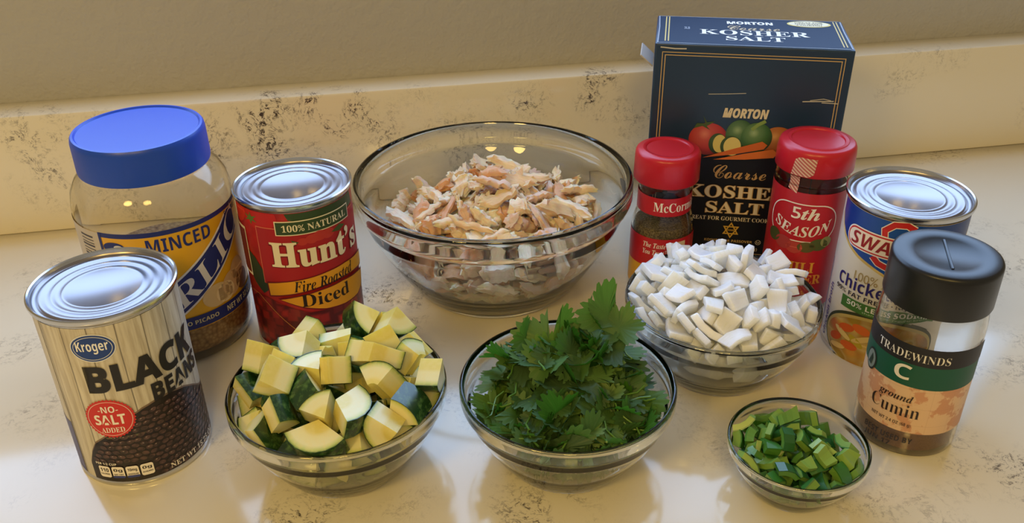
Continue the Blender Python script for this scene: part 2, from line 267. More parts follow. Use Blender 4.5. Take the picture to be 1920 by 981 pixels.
(11,-587,134,371,27,-82,28,-42),(0,-455,-370,418,28,94,19,3),(17,279,471,471,5,-22,44,87),(16,490,527,389,78,-5,-61,10),(19,-6,637,449,36,21,80,43),(4,-647,180,412,11,71,69,-7),(2,-347,-353,460,95,-8,2,-30),
(20,96,-592,404,34,6,79,52),(12,623,333,364,88,-25,-35,-19),(5,-367,525,412,46,7,12,88),(16,-545,99,491,6,-59,-76,27),(10,-282,-332,508,38,71,-54,-23),(9,265,-541,490,53,-74,28,-30),
(16,582,-207,315,7,46,-88,12),(1,-263,365,480,89,35,-17,-23),(3,-662,-66,544,25,-24,-84,41),(11,-375,-171,516,12,-36,-30,87),(14,136,-543,460,9,54,82,-17),(13,665,-88,362,35,85,-40,9),
(5,264,643,462,31,13,-13,-93),(9,-73,-279,651,78,-51,34,14),(6,-192,-615,400,3,6,-96,28),(10,605,-301,418,37,15,-80,-46),(11,510,107,494,2,12,-34,93),(10,140,553,495,5,-65,-76,-3),(18,-556,237,454,35,5,18,92),
(17,84,-415,490,97,-16,-5,20),(10,461,-241,454,4,-99,4,16),(21,247,411,513,20,90,37,10),(10,-129,665,444,33,16,93,9),(10,-395,458,500,9,8,93,-35),(14,-458,-308,478,97,15,-18,7),(18,25,-32,807,14,1,-98,-15),
(6,297,582,512,86,11,1,49),(6,-133,497,480,79,28,-15,-52),(10,-543,252,513,6,-68,-69,25),(0,-220,-365,584,11,96,-4,-25),(5,163,-434,492,83,47,4,31),(10,577,-10,590,95,1,11,-28),(10,-245,694,499,26,-32,29,-87),
(12,-453,46,569,18,8,22,96),(10,-394,-425,504,91,-2,17,-39),(6,228,-611,384,19,88,42,-14),(18,545,-101,481,54,-76,4,35),(9,-17,98,814,92,38,-4,11),(15,-355,-80,588,94,-5,-21,26),(15,-391,-269,552,13,5,99,-8),
(3,442,-460,458,16,7,43,-88),(20,460,76,558,26,1,-62,74),(15,-197,636,551,38,-50,-71,32),(0,138,-322,634,82,32,-46,-13),(8,-117,-465,532,52,-83,14,11),(18,32,-735,365,38,-90,-7,20),
(13,591,389,442,23,38,-14,88),(11,-60,512,568,5,1,-80,60),(13,-242,476,484,49,-70,51,-9),(6,-318,175,553,81,-3,-6,58),(3,767,-77,455,41,-24,27,84),(9,288,114,603,33,-24,-82,40),(15,84,359,555,25,6,-41,-88),
(12,-714,346,471,22,50,-68,-48),(10,-717,48,362,62,-54,56,3),(12,319,-3,672,29,6,-27,-92),(8,123,293,574,4,34,-34,87),(14,-38,365,537,19,-28,81,-49),(6,-190,361,554,6,90,43,2),(18,-288,-292,636,93,21,14,25),
(7,22,-616,466,21,-80,-56,-7),(15,52,370,628,75,-46,0,-47),(15,-65,317,646,7,48,82,-30),(17,-230,-117,636,63,40,7,-66),(17,-36,-513,506,53,85,-2,4),(7,239,-252,566,41,-7,-52,-74),(14,572,191,440,4,-25,-95,18),
(3,415,554,530,42,-48,35,-68),(6,-679,-359,469,83,7,37,41),(19,-106,-660,459,15,-89,-36,23),(18,317,-384,492,89,30,24,25),(9,468,406,442,51,-66,26,-48),(16,253,515,569,2,-93,-35,-5),
(5,-318,-144,653,71,-36,-43,44),(3,-457,-594,403,96,3,12,-24),(19,658,277,477,11,-62,-76,-14),(9,440,314,533,18,-79,55,19),(4,-24,606,567,1,1,-99,12),(21,-435,247,555,78,-31,16,52),
(15,94,-401,568,52,-83,-7,18),(9,448,-69,596,17,12,-24,95),(11,344,407,584,14,-68,-66,29),(15,96,519,624,5,0,81,-58),(9,-415,127,611,76,-47,35,-28),(12,-536,-417,532,69,-30,49,-45),
(8,300,-465,531,90,21,38,11),(13,-46,754,459,82,-29,22,43),(21,-400,558,475,7,-99,-5,-7),(12,-516,-83,575,1,-70,-65,-31),(15,-315,-481,526,27,24,11,93),(14,370,-554,403,5,-3,93,-37),
(6,215,240,649,74,51,12,-42),(21,-28,372,685,35,86,35,15),(10,-617,-317,481,28,-55,-73,28),(6,-78,-511,579,94,9,18,-28),(3,201,-579,534,57,2,-13,81),(1,619,-157,444,13,-64,-47,-60),
(4,-239,269,616,2,76,64,-7),(5,-444,-91,629,1,88,46,-3),(21,36,-639,354,13,18,-15,-96),(11,383,-479,519,68,-11,-19,70),(3,592,177,511,23,9,17,95),(21,246,367,599,8,91,30,26),(7,-463,-236,595,10,-17,98,2),
(0,-178,-286,667,24,79,-18,-53),(2,289,-222,610,45,25,18,84),(15,494,211,587,64,10,-1,77),(7,192,429,644,94,-17,-30,9),(3,-431,380,530,97,24,2,2),(6,358,-304,612,46,2,-89,3),(18,348,-180,618,54,76,0,-36),
(14,174,309,633,33,-79,49,13),(13,-144,452,631,73,-38,-16,-55),(19,-293,471,614,7,85,-39,35),(11,-450,-485,527,16,-85,43,26),(9,513,-199,540,83,-43,30,21),(1,287,320,670,87,48,5,-5),
(17,37,438,661,21,-93,31,5),(2,-351,177,606,79,8,-25,-55),(6,68,-564,582,45,15,33,-81),(4,461,-559,520,18,70,39,57),(13,184,-187,693,2,-15,96,25),(9,-137,268,666,66,-61,32,-29),(13,-430,-342,617,35,-30,46,-75),
(5,-157,-400,656,14,21,71,66),(9,490,-380,547,57,65,-47,-15),(12,670,148,571,51,-12,-2,-85),(13,-215,143,725,66,45,2,-60),(20,-319,19,642,40,33,-78,-34),(18,15,-497,615,22,-31,71,-60),
(0,370,-441,593,93,-4,3,36),(9,566,295,526,24,-67,-29,-64),(2,-9,607,634,2,-41,-90,12),(13,-368,301,633,29,66,69,11),(10,41,-763,492,16,-39,51,-75),(2,491,-308,475,25,-86,-38,-24),(16,620,233,610,6,24,-94,25),
(10,90,622,646,10,98,-13,-14),(4,-116,599,674,68,-21,3,-70),(0,-162,-585,472,32,7,-40,-86),(10,762,177,450,15,67,63,36),(21,498,624,516,47,54,42,56),(3,448,-162,648,14,-28,9,-95),(19,-543,518,504,15,-50,19,-83),
(4,-508,-618,520,15,33,65,67),(2,340,0,606,12,-94,-31,-4),(16,518,407,562,21,-26,18,92),],
}
# ---------------------------------------------------------------- helpers
def link(name, me, parent=None, loc=None):
    o = bpy.data.objects.new(name, me); COL.objects.link(o)
    if parent is not None: o.parent = parent
    if loc is not None: o.location = loc
    return o
def tag(o, label, cat, group=None, kind=None):
    o['label'] = label; o['category'] = cat
    if group: o['group'] = group
    if kind: o['kind'] = kind
    return o
def thing(name, label, cat, loc, group=None):
    o = bpy.data.objects.new(name, None); o.empty_display_size = .02; COL.objects.link(o); o.location = loc
    return tag(o, label, cat, group)
def face_cam(loc): return math.atan2(loc[1], loc[0]) - math.pi / 2      # turn so that local -Y looks at the camera's foot
def box_mesh(name, boxes, m):
    v = []; f = []
    for (x0, y0, z0, x1, y1, z1) in boxes:
        k = len(v)
        v += [(x0, y0, z0), (x1, y0, z0), (x1, y1, z0), (x0, y1, z0), (x0, y0, z1), (x1, y0, z1), (x1, y1, z1), (x0, y1, z1)]
        f += [tuple(k + i for i in q) for q in ((3, 2, 1, 0), (4, 5, 6, 7), (0, 1, 5, 4), (1, 2, 6, 5), (2, 3, 7, 6), (3, 0, 4, 7))]
    return raw_mesh(name, v, f, [m])
def lathe(name, prof, m, n=96, angle=35, uv=None):
    v, f = lathe_pts(prof, n)
    me = raw_mesh(name, v, f, [m])
    bm = bmesh.new(); bm.from_mesh(me)
    bmesh.ops.remove_doubles(bm, verts=bm.verts, dist=1e-7)
    bmesh.ops.recalc_face_normals(bm, faces=bm.faces); bm.to_mesh(me); bm.free()
    for p in me.polygons: p.use_smooth = True
    me.set_sharp_from_angle(angle=math.radians(angle))
    return me
def bevel(me, w, seg=2, ang=30):
    bm = bmesh.new(); bm.from_mesh(me)
    es = [e for e in bm.edges if len(e.link_faces) == 2 and e.calc_face_angle(0) > math.radians(ang)]
    bmesh.ops.bevel(bm, geom=es, offset=w, segments=seg, affect='EDGES', profile=.5, clamp_overlap=True)
    bm.to_mesh(me); bm.free()
    for p in me.polygons: p.use_smooth = True
    me.set_sharp_from_angle(angle=math.radians(40))
    return me

# flat print: 2D meshes in millimetres (u across, z up), wrapped on a surface -------------------------
def curve_mesh(loops):
    cu = bpy.data.curves.new('c', 'CURVE'); cu.dimensions = '2D'; cu.fill_mode = 'BOTH'
    for L in loops:
        s = cu.splines.new('POLY'); s.points.add(len(L) - 1); s.use_cyclic_u = True
        for p, (x, y) in zip(s.points, L): p.co = (x, y, 0, 1)
    o = bpy.data.objects.new('c', cu); me = bpy.data.meshes.new_from_object(o); bpy.data.objects.remove(o); bpy.data.curves.remove(cu)
    return me
def _map(base_u, base_l): return lambda s: ''.join(chr(base_u + ord(c) - 65) if 'A' <= c <= 'Z' else chr(base_l + ord(c) - 97) if 'a' <= c <= 'z' else c for c in s)
def _digits(s, d): return ''.join(chr(d + ord(c) - 48) if '0' <= c <= '9' else c for c in s)
STYLES = {
    'serif': lambda s: _digits(_map(0x1D400, 0x1D41A)(s), 0x1D7CE), 'serif_italic': _map(0x1D468, 0x1D482), 'script': _map(0x1D4D0, 0x1D4EA),
    'bold': lambda s: _digits(_map(0x1D5D4, 0x1D5EE)(s), 0x1D7EC), 'bold_italic': lambda s: _digits(_map(0x1D63C, 0x1D656)(s), 0x1D7EC),
    'italic': _map(0x1D608, 0x1D622), 'sans': lambda s: s}
def text_mesh(body, style, x0, z0, x1, z1, shear=0.0, gain=0.0):
    """the words as a flat mesh fitted into the rectangle x0..x1, z0..z1 (mm)"""
    cu = bpy.data.curves.new('t', 'FONT'); cu.body = STYLES[style](body); cu.size = 10; cu.resolution_u = 3; cu.offset = gain
    o = bpy.data.objects.new('t', cu); me = bpy.data.meshes.new_from_object(o); bpy.data.objects.remove(o); bpy.data.curves.remove(cu)
    if not me.vertices: return me
    xs = [v.co.x for v in me.vertices]; ys = [v.co.y for v in me.vertices]
    ax, bx, ay, by = min(xs), max(xs), min(ys), max(ys)
    for v in me.vertices:
        tx = (v.co.x - ax) / (bx - ax); ty = (v.co.y - ay) / (by - ay)
        z = z0 + ty * (z1 - z0)
        v.co = (x0 + tx * (x1 - x0) + shear * (z - (z0 + z1) / 2), z, 0)
    return me
def ell(cx, cz, rx, rz, n=40, rot=0.0):
    c, s = math.cos(rot), math.sin(rot)
    return [(cx + rx * math.cos(2 * math.pi * i / n) * c - rz * math.sin(2 * math.pi * i / n) * s,
             cz + rx * math.cos(2 * math.pi * i / n) * s + rz * math.sin(2 * math.pi * i / n) * c) for i in range(n)]
def rect(x0, z0, x1, z1): return [(x0, z0), (x1, z0), (x1, z1), (x0, z1)]
def rrect(x0, z0, x1, z1, r, n=6):
    p = []
    for (cx, cz, a) in ((x1 - r, z1 - r, 0), (x0 + r, z1 - r, 90), (x0 + r, z0 + r, 180), (x1 - r, z0 + r, 270)):
        for i in range(n + 1):
            t = math.radians(a + 90 * i / n); p.append((cx + r * math.cos(t), cz + r * math.sin(t)))
    return p
def stroke(pts, w):
    """a line of width w through pts as one loop"""
    L, Rr = [], []
    for i, (x, y) in enumerate(pts):
        a = pts[max(i - 1, 0)]; b = pts[min(i + 1, len(pts) - 1)]
        dx, dy = b[0] - a[0], b[1] - a[1]; d = math.hypot(dx, dy) or 1
        L.append((x - dy / d * w / 2, y + dx / d * w / 2)); Rr.append((x + dy / d * w / 2, y - dx / d * w / 2))
    return L + Rr[::-1]
def bend(pts_fn, me):
    for v in me.vertices:
        x, z = pts_fn(v.co.x, v.co.y); v.co = (x, z, 0)
    return me
class Cyl:
    """local surface of a round container: u along the arc at radius r0 (mm), z up; -Y faces the camera"""
    def __init__(s, prof): s.p = sorted(prof, key=lambda q: q[1])
    def r(s, z):
        p = s.p
        for (r0, z0), (r1, z1) in zip(p, p[1:]):
            if z <= z1: return r0 + (r1 - r0) * max(0, min(1, (z - z0) / (z1 - z0 + 1e-9)))
        return p[-1][0]
    ref = None
    def __call__(s, u, z, lift):
        z /= 1000; r = s.r(z); a = u / 1000 / (s.ref or r)
        return Vector(((r + lift) * math.sin(a), -(r + lift) * math.cos(a), z))
    step = 3.0
class Flat:
    step = None
    def __init__(s, o, ex, ez, en): s.o, s.ex, s.ez, s.en = Vector(o), Vector(ex), Vector(ez), Vector(en)
    def __call__(s, u, z, lift): return s.o + s.ex * (u / 1000) + s.ez * (z / 1000) + s.en * lift
def decal(name, me, m, parent, surf, layer=1, label=None):
    bm = bmesh.new(); bm.from_mesh(me); bpy.data.meshes.remove(me)
    bmesh.ops.remove_doubles(bm, verts=bm.verts, dist=1e-5)
    if surf.step and bm.verts:
        for ax in (0, 1):
            st = surf.step if ax == 0 else 4.0
            lo = min(v.co[ax] for v in bm.verts); hi = max(v.co[ax] for v in bm.verts)
            k = math.ceil(lo / st)
            while k * st < hi:
                co = [0, 0, 0]; co[ax] = k * st; no = [0, 0, 0]; no[ax] = 1
                bmesh.ops.bisect_plane(bm, geom=bm.verts[:] + bm.edges[:] + bm.faces[:], plane_co=co, plane_no=no); k += 1
    for old in list(bm.loops.layers.uv): bm.loops.layers.uv.remove(old)
    uvl = bm.loops.layers.uv.new('UVMap')
    for fc in bm.faces:
        for lp in fc.loops: lp[uvl].uv = (lp.vert.co.x / 100, lp.vert.co.y / 100)
    lift = .00012 * layer
    up = surf(1, 50, .01) - surf(1, 50, 0)
    for v in bm.verts: v.co = surf(v.co.x, v.co.y, lift)
    bm.normal_update()
    for fc in bm.faces:
        c = fc.calc_center_median()
        out = Vector((c.x, c.y, 0)) if isinstance(surf, Cyl) else surf.en
        if fc.normal.dot(out) < 0: fc.normal_flip()
        fc.smooth = isinstance(surf, Cyl)
    me = bpy.data.meshes.new(name); bm.to_mesh(me); bm.free(); me.materials.append(m)
    o = link(name, me, parent)
    if label: o['label'] = label
    return o
def sleeve(name, m, parent, surf, u0, u1, z0, z1, layer=0):
    """a wrapped paper or film label from u0 to u1 and z0 to z1"""
    return decal(name, curve_mesh([rect(u0, z0, u1, z1)]), m, parent, surf, layer)
INK = {}
def ink(r, g, b, rough=.45):
    k = (r, g, b)
    if k not in INK: INK[k] = mat('ink_%d_%d_%d' % k, lin(r, g, b), rough, spec=.4)
    return INK[k]

# ---------------------------------------------------------------- stone, wall, window
def stone(blobs, coord='Object'):
    m = mat('speckled_quartz', (.8, .76, .69), .11, spec=.75); t = NT(m)
    pos = t.n('ShaderNodeTexCoord').outputs['Object']
    w = t.n('ShaderNodeTexNoise', {'Vector': pos, 'Scale': 22.0, 'Detail': 3.0}).outputs[1]
    wv = t.n('ShaderNodeVectorMath', {0: w, 1: (.5, .5, .5)}, operation='SUBTRACT').outputs[0]
    wv = t.n('ShaderNodeVectorMath', {0: wv, 3: .045}, operation='SCALE').outputs[0]
    p2 = t.n('ShaderNodeVectorMath', {0: pos, 1: wv}, operation='ADD').outputs[0]
    ridge = lambda sc, w: t.ramp(t.math('ABSOLUTE', t.math('SUBTRACT', t.noise(p2, sc, 5, .62, .6), .5)), [(0.0, 1), (w, .5), (w * 2, 0)])
    crack = t.math('MAXIMUM', ridge(60.0, .014), t.math('MULTIPLY', ridge(150.0, .024), .8))
    fine = t.ramp(t.noise(pos, 210, 4, .75), [(.44, 0), (.58, 1)])
    veins = t.noise(p2, 9.0, 3, .55)
    field = t.math('SUBTRACT', 1.0, t.math('ABSOLUTE', t.math('MULTIPLY', t.math('SUBTRACT', veins, .5), 9.0)), clamp=True)
    patch = t.ramp(t.noise(pos, 13.0, 2, .5), [(.52, 0), (.72, 1)])
    amount = t.math('MULTIPLY', t.math('MULTIPLY', field, patch), .42)
    for (c, rad, k) in blobs:
        d = t.n('ShaderNodeVectorMath', {0: pos, 1: c}, operation='DISTANCE').outputs['Value']
        g = t.math('SUBTRACT', 1.0, t.math('DIVIDE', d, rad), clamp=True)
        g = t.math('MULTIPLY', g, t.math('MULTIPLY', t.ramp(t.noise(p2, 42, 2, .5), [(.40, 0), (.60, 1)]), k))
        amount = t.math('MAXIMUM', amount, g)
    mark = t.math('MULTIPLY', t.math('MULTIPLY', crack, fine), t.math('MULTIPLY', amount, 2.6), clamp=True)
    base = t.mix(t.noise(pos, 5.5, 3), (.84, .78, .65), (.78, .715, .58))
    smoke = t.math('MULTIPLY', t.math('MULTIPLY', amount, t.noise(pos, 60, 2)), .13, clamp=True)
    base = t.mix(smoke, base, (.40, .34, .31))
    t.color(t.mix(mark, base, (.07, .055, .06)))
    return m
counter_blobs = [((-.353, .602, 0), .035, .9), ((-.10, .566, 0), .045, 1.0), ((-.085, .535, 0), .03, .9), ((.013, .352, 0), .04, .6), ((-.113, .352, 0), .03, .7), ((.36, .63, 0), .06, .5), ((.27, .385, 0), .035, .8), ((.02, .372, 0), .02, .6), ((.39, .60, 0), .04, .7)]
ct = link('countertop', bevel(box_mesh('countertop', [(-1.1, .12, -.03, 1.5, SPLASH_D + SPLASH_T, 0)], stone([(tuple(Matrix.Rotation(-SPLASH_YAW, 3, 'Z') @ Vector(c)), r, k) for c, r, k in counter_blobs])), .003), None)
ct.rotation_euler = (0, 0, SPLASH_YAW)
tag(ct, 'cream quartz countertop with dark speckled veins', 'countertop')
B = lambda s, z: tuple(DV * s + NV * 0 + Vector((0, 0, z)))
splash_blobs = [((s, 0, z), r, k) for (s, z, r, k) in ((-.080, .090, .028, 1.6), (-.072, .066, .03, 1.5), (-.035, .096, .03, 1.2), (-.008, .090, .022, 1.5), (-.026, .068, .03, .9), (.008, .072, .03, .9), (.208, .086, .030, 1.3), (.14, .08, .03, .5), (.08, .045, .05, .45), (-.12, .067, .035, .8), (-.256, .085, .04, .8), (-.25, .05, .04, .7), (.24, .06, .03, .6), (-.05, .03, .04, .8))]
bs = link('backsplash', bevel(box_mesh('backsplash', [(-1.1, 0, 0, 1.5, SPLASH_T, SPLASH_H)], stone(splash_blobs)), .0022), None)
bs.location = NV * SPLASH_D; bs.rotation_euler = (0, 0, SPLASH_YAW)
tag(bs, 'low cream quartz backsplash with dark mottled veins along the wall', 'backsplash')
wm = mat('wall_paint', lin(176, 174, 172), .55, spec=.35); t = NT(wm)
wp = t.n('ShaderNodeTexCoord').outputs['Object']
t.bump(t.math('ADD', t.ramp(t.noise(wp, 95, 2, .5), [(.42, 0), (.62, 1)]), t.noise(wp, 380, 2)), .32, .0013)
W0 = SPLASH_D + SPLASH_T
wall = link('wall_back', box_mesh('wall_back', [(-2.2, 0, -.9, WIN_S0, .12, 1.6), (WIN_S1, 0, -.9, 2.2, .12, 1.6), (WIN_S0, 0, -.9, WIN_S1, .12, WIN_Z0), (WIN_S0, 0, WIN_Z1, WIN_S1, .12, 1.6)], wm), None, NV * W0)
wall.rotation_euler = (0, 0, SPLASH_YAW); wall['kind'] = 'structure'
flo = link('floor', box_mesh('floor', [(-2.2, -3.0, -.95, 2.2, W0 + .12, -.9)], mat('floor_wood', lin(120, 86, 58), .4)), None)
flo.rotation_euler = (0, 0, SPLASH_YAW); flo['kind'] = 'structure'
fm = mat('white_frame_paint', (.8, .8, .78), .4)
win = link('window_1', bevel(box_mesh('window_1', [(WIN_S0, .02, WIN_Z0, WIN_S0 + .035, .055, WIN_Z1), (WIN_S1 - .035, .02, WIN_Z0, WIN_S1, .055, WIN_Z1), (WIN_S0, .02, WIN_Z0, WIN_S1, .055, WIN_Z0 + .035), (WIN_S0, .02, WIN_Z1 - .035, WIN_S1, .055, WIN_Z1)], fm), .003), None, NV * W0)
win.rotation_euler = (0, 0, SPLASH_YAW); win['kind'] = 'structure'

# ---------------------------------------------------------------- glass bowls
def glass_mat(name, col, ior=1.48, rough=0.0, clear=0.0):
    m = bpy.data.materials.new(name); m.use_nodes = True; nt = m.node_tree; nt.nodes.clear()
    g = nt.nodes.new('ShaderNodeBsdfGlass'); g.inputs['Color'].default_value = (*col, 1); g.inputs['IOR'].default_value = ior; g.inputs['Roughness'].default_value = rough
    o = nt.nodes.new('ShaderNodeOutputMaterial'); 
    if clear > 0:
        tr = nt.nodes.new('ShaderNodeBsdfTransparent'); tr.inputs[0].default_value = (*col, 1); mx = nt.nodes.new('ShaderNodeMixShader'); mx.inputs[0].default_value = clear
        nt.links.new(g.outputs[0], mx.inputs[1]); nt.links.new(tr.outputs[0], mx.inputs[2]); nt.links.new(mx.outputs[0], o.inputs[0])
    else: nt.links.new(g.outputs[0], o.inputs[0])
    return m
GLASS = glass_mat('clear_bowl_glass', (.975, .985, .98))
def bowl(name, label, loc, R, H, group='clear glass bowls'):
    prof = [(r * R, z * H) for r, z in BOWL_IN] + [(r * R, z * H) for r, z in BOWL_OUT]
    prof[0] = (0, prof[0][1]); me = lathe(name, prof, GLASS, 128, 50)
    return tag(link(name, me, None, loc), label, 'bowl', group)
BOWLS = {'big': ((-.0129, .594), .0999, .0869), 'zuc': ((-.0968, .3993), .0599, .0528), 'cil': ((.0297, .4002), .0597, .0522), 'oni': ((.1316, .4817), .0606, .0528), 'jal': ((.1518, .3711), .0372, .0319)}
bowl('glass_bowl', 'large clear glass mixing bowl holding chopped cooked chicken', (*BOWLS['big'][0], 0), *BOWLS['big'][1:])
bowl('glass_bowl', 'small clear glass bowl heaped with zucchini chunks', (*BOWLS['zuc'][0], 0), *BOWLS['zuc'][1:])
bowl('glass_bowl', 'small clear glass bowl of chopped green cilantro', (*BOWLS['cil'][0], 0), *BOWLS['cil'][1:])
bowl('glass_bowl', 'small clear glass bowl heaped with diced white onion', (*BOWLS['oni'][0], 0), *BOWLS['oni'][1:])
bowl('glass_bowl', 'smallest clear glass bowl, holding diced green jalapeno', (*BOWLS['jal'][0], 0), *BOWLS['jal'][1:])

# ---------------------------------------------------------------- food
def rnd(t): return t.n('ShaderNodeObjectInfo').outputs['Random']
def place(kind, data, make, name, label, cat, group, special=None):
    (cx, cy), R, H = BOWLS[kind]
    protos = {}; out = []; srng = random.Random(len(data))
    for row in data:
        vi = row[0]; loc = (cx + row[1] / 1e4, cy + row[2] / 1e4, row[3] / 1e4)
        q = Quaternion([c / 100 for c in row[4:8]]); q.normalize()
        if vi not in protos:
            o = make(vi); protos[vi] = o
        else:
            o = protos[vi].copy(); COL.objects.link(o)
            for ch in protos[vi].children:
                c = ch.copy(); COL.objects.link(c); c.parent = o
        o.rotation_mode = 'QUATERNION'; o.rotation_quaternion = q; o.location = loc
        if kind == 'jal': o.scale = [srng.uniform(.72, 1.08)] * 3
        if kind == 'oni': o.scale = [srng.uniform(.95, 1.22)] * 3
        tag(o, label, cat, group); out.append(o)
    return out
# zucchini
fl = mat('zucchini_flesh', (.80, .74, .38), .28, spec=.5, Subsurface_Weight=.25, Subsurface_Scale=.006); t = NT(fl)
fl.node_tree.nodes['Principled BSDF'].inputs['Subsurface Radius'].default_value = (1, .9, .3)
uv = t.n('ShaderNodeUVMap').outputs[0]; rr = t.n('ShaderNodeSeparateXYZ', {0: uv}).outputs[0]
base = t.ramp(rr, [(0.0, lin(226, 214, 120)), (.40, lin(230, 216, 126)), (.52, lin(238, 232, 178)), (.80, lin(236, 234, 188)), (.93, lin(196, 210, 126)), (1.0, lin(96, 134, 48))])
seeds = t.ramp(t.noise(t.n('ShaderNodeTexCoord').outputs['Object'], 420, 2), [(.45, 0), (.62, 1)])
base = t.mix(t.math('MULTIPLY', seeds, .30), base, lin(240, 226, 160))
t.color(t.mix(t.math('MULTIPLY', rnd(t), .30), base, lin(212, 190, 88)))
pl = mat('zucchini_peel', lin(32, 66, 28), .22, spec=.6); t = NT(pl)
t.color(t.mix(t.ramp(t.noise(t.n('ShaderNodeTexCoord').outputs['Object'], 260, 3, .6), [(.5, 0), (.72, 1)]), lin(30, 62, 26), lin(84, 118, 58)))
def make_zuc(vi):
    r0, r1, a0, a1, h, sk, ti = ZUC[vi]
    v, f, rind, (cx, cy) = sector_prism(r0, r1, a0, a1, h, skew=sk, tilt=ti)
    root = bpy.data.objects.new('zucchini_chunk', None); COL.objects.link(root); root.empty_display_size = .01
    me = raw_mesh('flesh', v, [q for i, q in enumerate(f) if i not in rind], [fl])
    ul = me.uv_layers.new(name='UVMap')
    for lp in me.loops:
        c = me.vertices[lp.vertex_index].co; ul.data[lp.index].uv = (math.hypot(c.x + cx - sk * c.z, c.y + cy) / r1, 0)
    # more rings of points so that the ripening from core to peel shows on the cut faces
    bm = bmesh.new(); bm.from_mesh(me); bmesh.ops.triangulate(bm, faces=bm.faces); bmesh.ops.subdivide_edges(bm, edges=bm.edges, cuts=2, use_grid_fill=True)
    u2 = bm.loops.layers.uv.active
    for fc in bm.faces:
        for lp in fc.loops: lp[u2].uv = (math.hypot(lp.vert.co.x + cx - sk * lp.vert.co.z, lp.vert.co.y + cy) / r1, 0)
    bm.to_mesh(me); bm.free()
    link('flesh', me, root)
    pf = [f[i] for i in rind]; used = sorted({k for q in pf for k in q}); ix = {k: i for i, k in enumerate(used)}
    bm = bmesh.new(); vs = []
    for k in used:
        x, y, z = v[k]; d = Vector((x + cx - sk * z, y + cy, 0)).normalized() * .0003
        vs.append(bm.verts.new((x + d.x, y + d.y, z + (.0002 if z > 0 else -.0002))))
    inner = [bm.verts.new((p.co.x - (v[k][0] + cx) * .02, p.co.y - (v[k][1] + cy) * .02, p.co.z)) for p, k in zip(vs, used)]
    for q in pf: bm.faces.new([vs[ix[k]] for k in q]); bm.faces.new([inner[ix[k]] for k in q][::-1])
    be = [e for e in bm.edges if len(e.link_faces) == 1]
    bmesh.ops.bridge_loops(bm, edges=be)
    bmesh.ops.recalc_face_normals(bm, faces=bm.faces)
    pm = bpy.data.meshes.new('peel'); bm.to_mesh(pm); bm.free(); pm.materials.append(pl)
    for p in pm.polygons: p.use_smooth = True
    pm.set_sharp_from_angle(angle=math.radians(40))
    link('peel', pm, root)['label'] = 'dark green speckled peel'
    return root
zs = place('zuc', DATA['zuc'], make_zuc, 'zucchini_chunk', 'pale yellow zucchini chunk with dark green peel in the glass bowl', 'zucchini', 'zucchini chunks in the bowl')
# onion
om = mat('onion_flesh', lin(240, 238, 228), .36, spec=.4, Subsurface_Weight=1.0, Subsurface_Scale=.010); t = NT(om)
om.node_tree.nodes['Principled BSDF'].inputs['Subsurface Radius'].default_value = (1, .95, .75)
oc = t.n('ShaderNodeTexCoord').outputs['Object']
base = t.mix(rnd(t), lin(255, 255, 254), lin(252, 250, 238))
t.color(t.mix(t.ramp(t.noise(t.n('ShaderNodeVectorMath', {0: oc, 1: (200, 900, 200)}, operation='MULTIPLY').outputs[0], 1.0, 2), [(.5, 0), (.8, .5)]), base, lin(226, 226, 190)))
def make_oni(vi):
    v, f, fm_ = curved_chip(*ONI[vi], seed=vi)
    return link('onion_piece', bevel(raw_mesh('onion_piece', v, f, [om]), .0004, 1, 40))
place('oni', DATA['oni'], make_oni, 'onion_piece', 'small white piece of diced onion heaped in the glass bowl', 'onion', 'diced onion pieces in the bowl')
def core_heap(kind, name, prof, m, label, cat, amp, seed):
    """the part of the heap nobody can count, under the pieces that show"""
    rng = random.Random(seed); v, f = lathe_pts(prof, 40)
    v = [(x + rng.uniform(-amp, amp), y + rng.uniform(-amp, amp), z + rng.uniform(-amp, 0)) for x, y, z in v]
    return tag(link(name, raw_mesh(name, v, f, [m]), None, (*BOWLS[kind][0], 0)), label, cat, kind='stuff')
core_heap('oni', 'diced_onion_heap', [(.0, .0085), (.027, .0095), (.038, .027), (.042, .039), (.032, .052), (.016, .061), (.0, .063)], om, 'mass of diced onion filling the bowl under the loose pieces', 'onion', .0012, 1)
# jalapeno
jf = mat('jalapeno_flesh', lin(168, 190, 92), .3, spec=.5, Subsurface_Weight=.2, Subsurface_Scale=.003); t = NT(jf)
t.color(t.mix(rnd(t), lin(62, 120, 40), lin(140, 174, 78)))
jp = mat('jalapeno_skin', lin(48, 104, 40), .32, spec=.6); t = NT(jp)
t.color(t.mix(rnd(t), lin(26, 78, 28), lin(62, 124, 42)))
def make_jal(vi):
    v, f, fm_ = curved_chip(*JAL[vi], seed=vi + 20)
    root = bpy.data.objects.new('jalapeno_piece', None); COL.objects.link(root); root.empty_display_size = .01
    link('flesh', raw_mesh('flesh', v, [q for q, k in zip(f, fm_) if not k], [jf]), root)
    sk = [q for q, k in zip(f, fm_) if k]; sm = raw_mesh('skin', [(x, y, z + .00005) for x, y, z in v], sk, [jp], smooth=True)
    bm = bmesh.new(); bm.from_mesh(sm); bmesh.ops.delete(bm, geom=[q for q in bm.verts if not q.link_faces], context='VERTS')
    ex = bmesh.ops.extrude_face_region(bm, geom=bm.faces[:]); 
    for q in ex['geom']:
        if isinstance(q, bmesh.types.BMVert): q.co.z += .0006
    bmesh.ops.recalc_face_normals(bm, faces=bm.faces); bm.to_mesh(sm); bm.free()
    for p in sm.polygons: p.use_smooth = False
    link('skin', sm, root)['label'] = 'glossy dark green skin'
    return root
place('jal', DATA['jal'], make_jal, 'jalapeno_piece', 'small green piece of diced jalapeno in the smallest bowl', 'pepper', 'diced jalapeno pieces in the bowl')
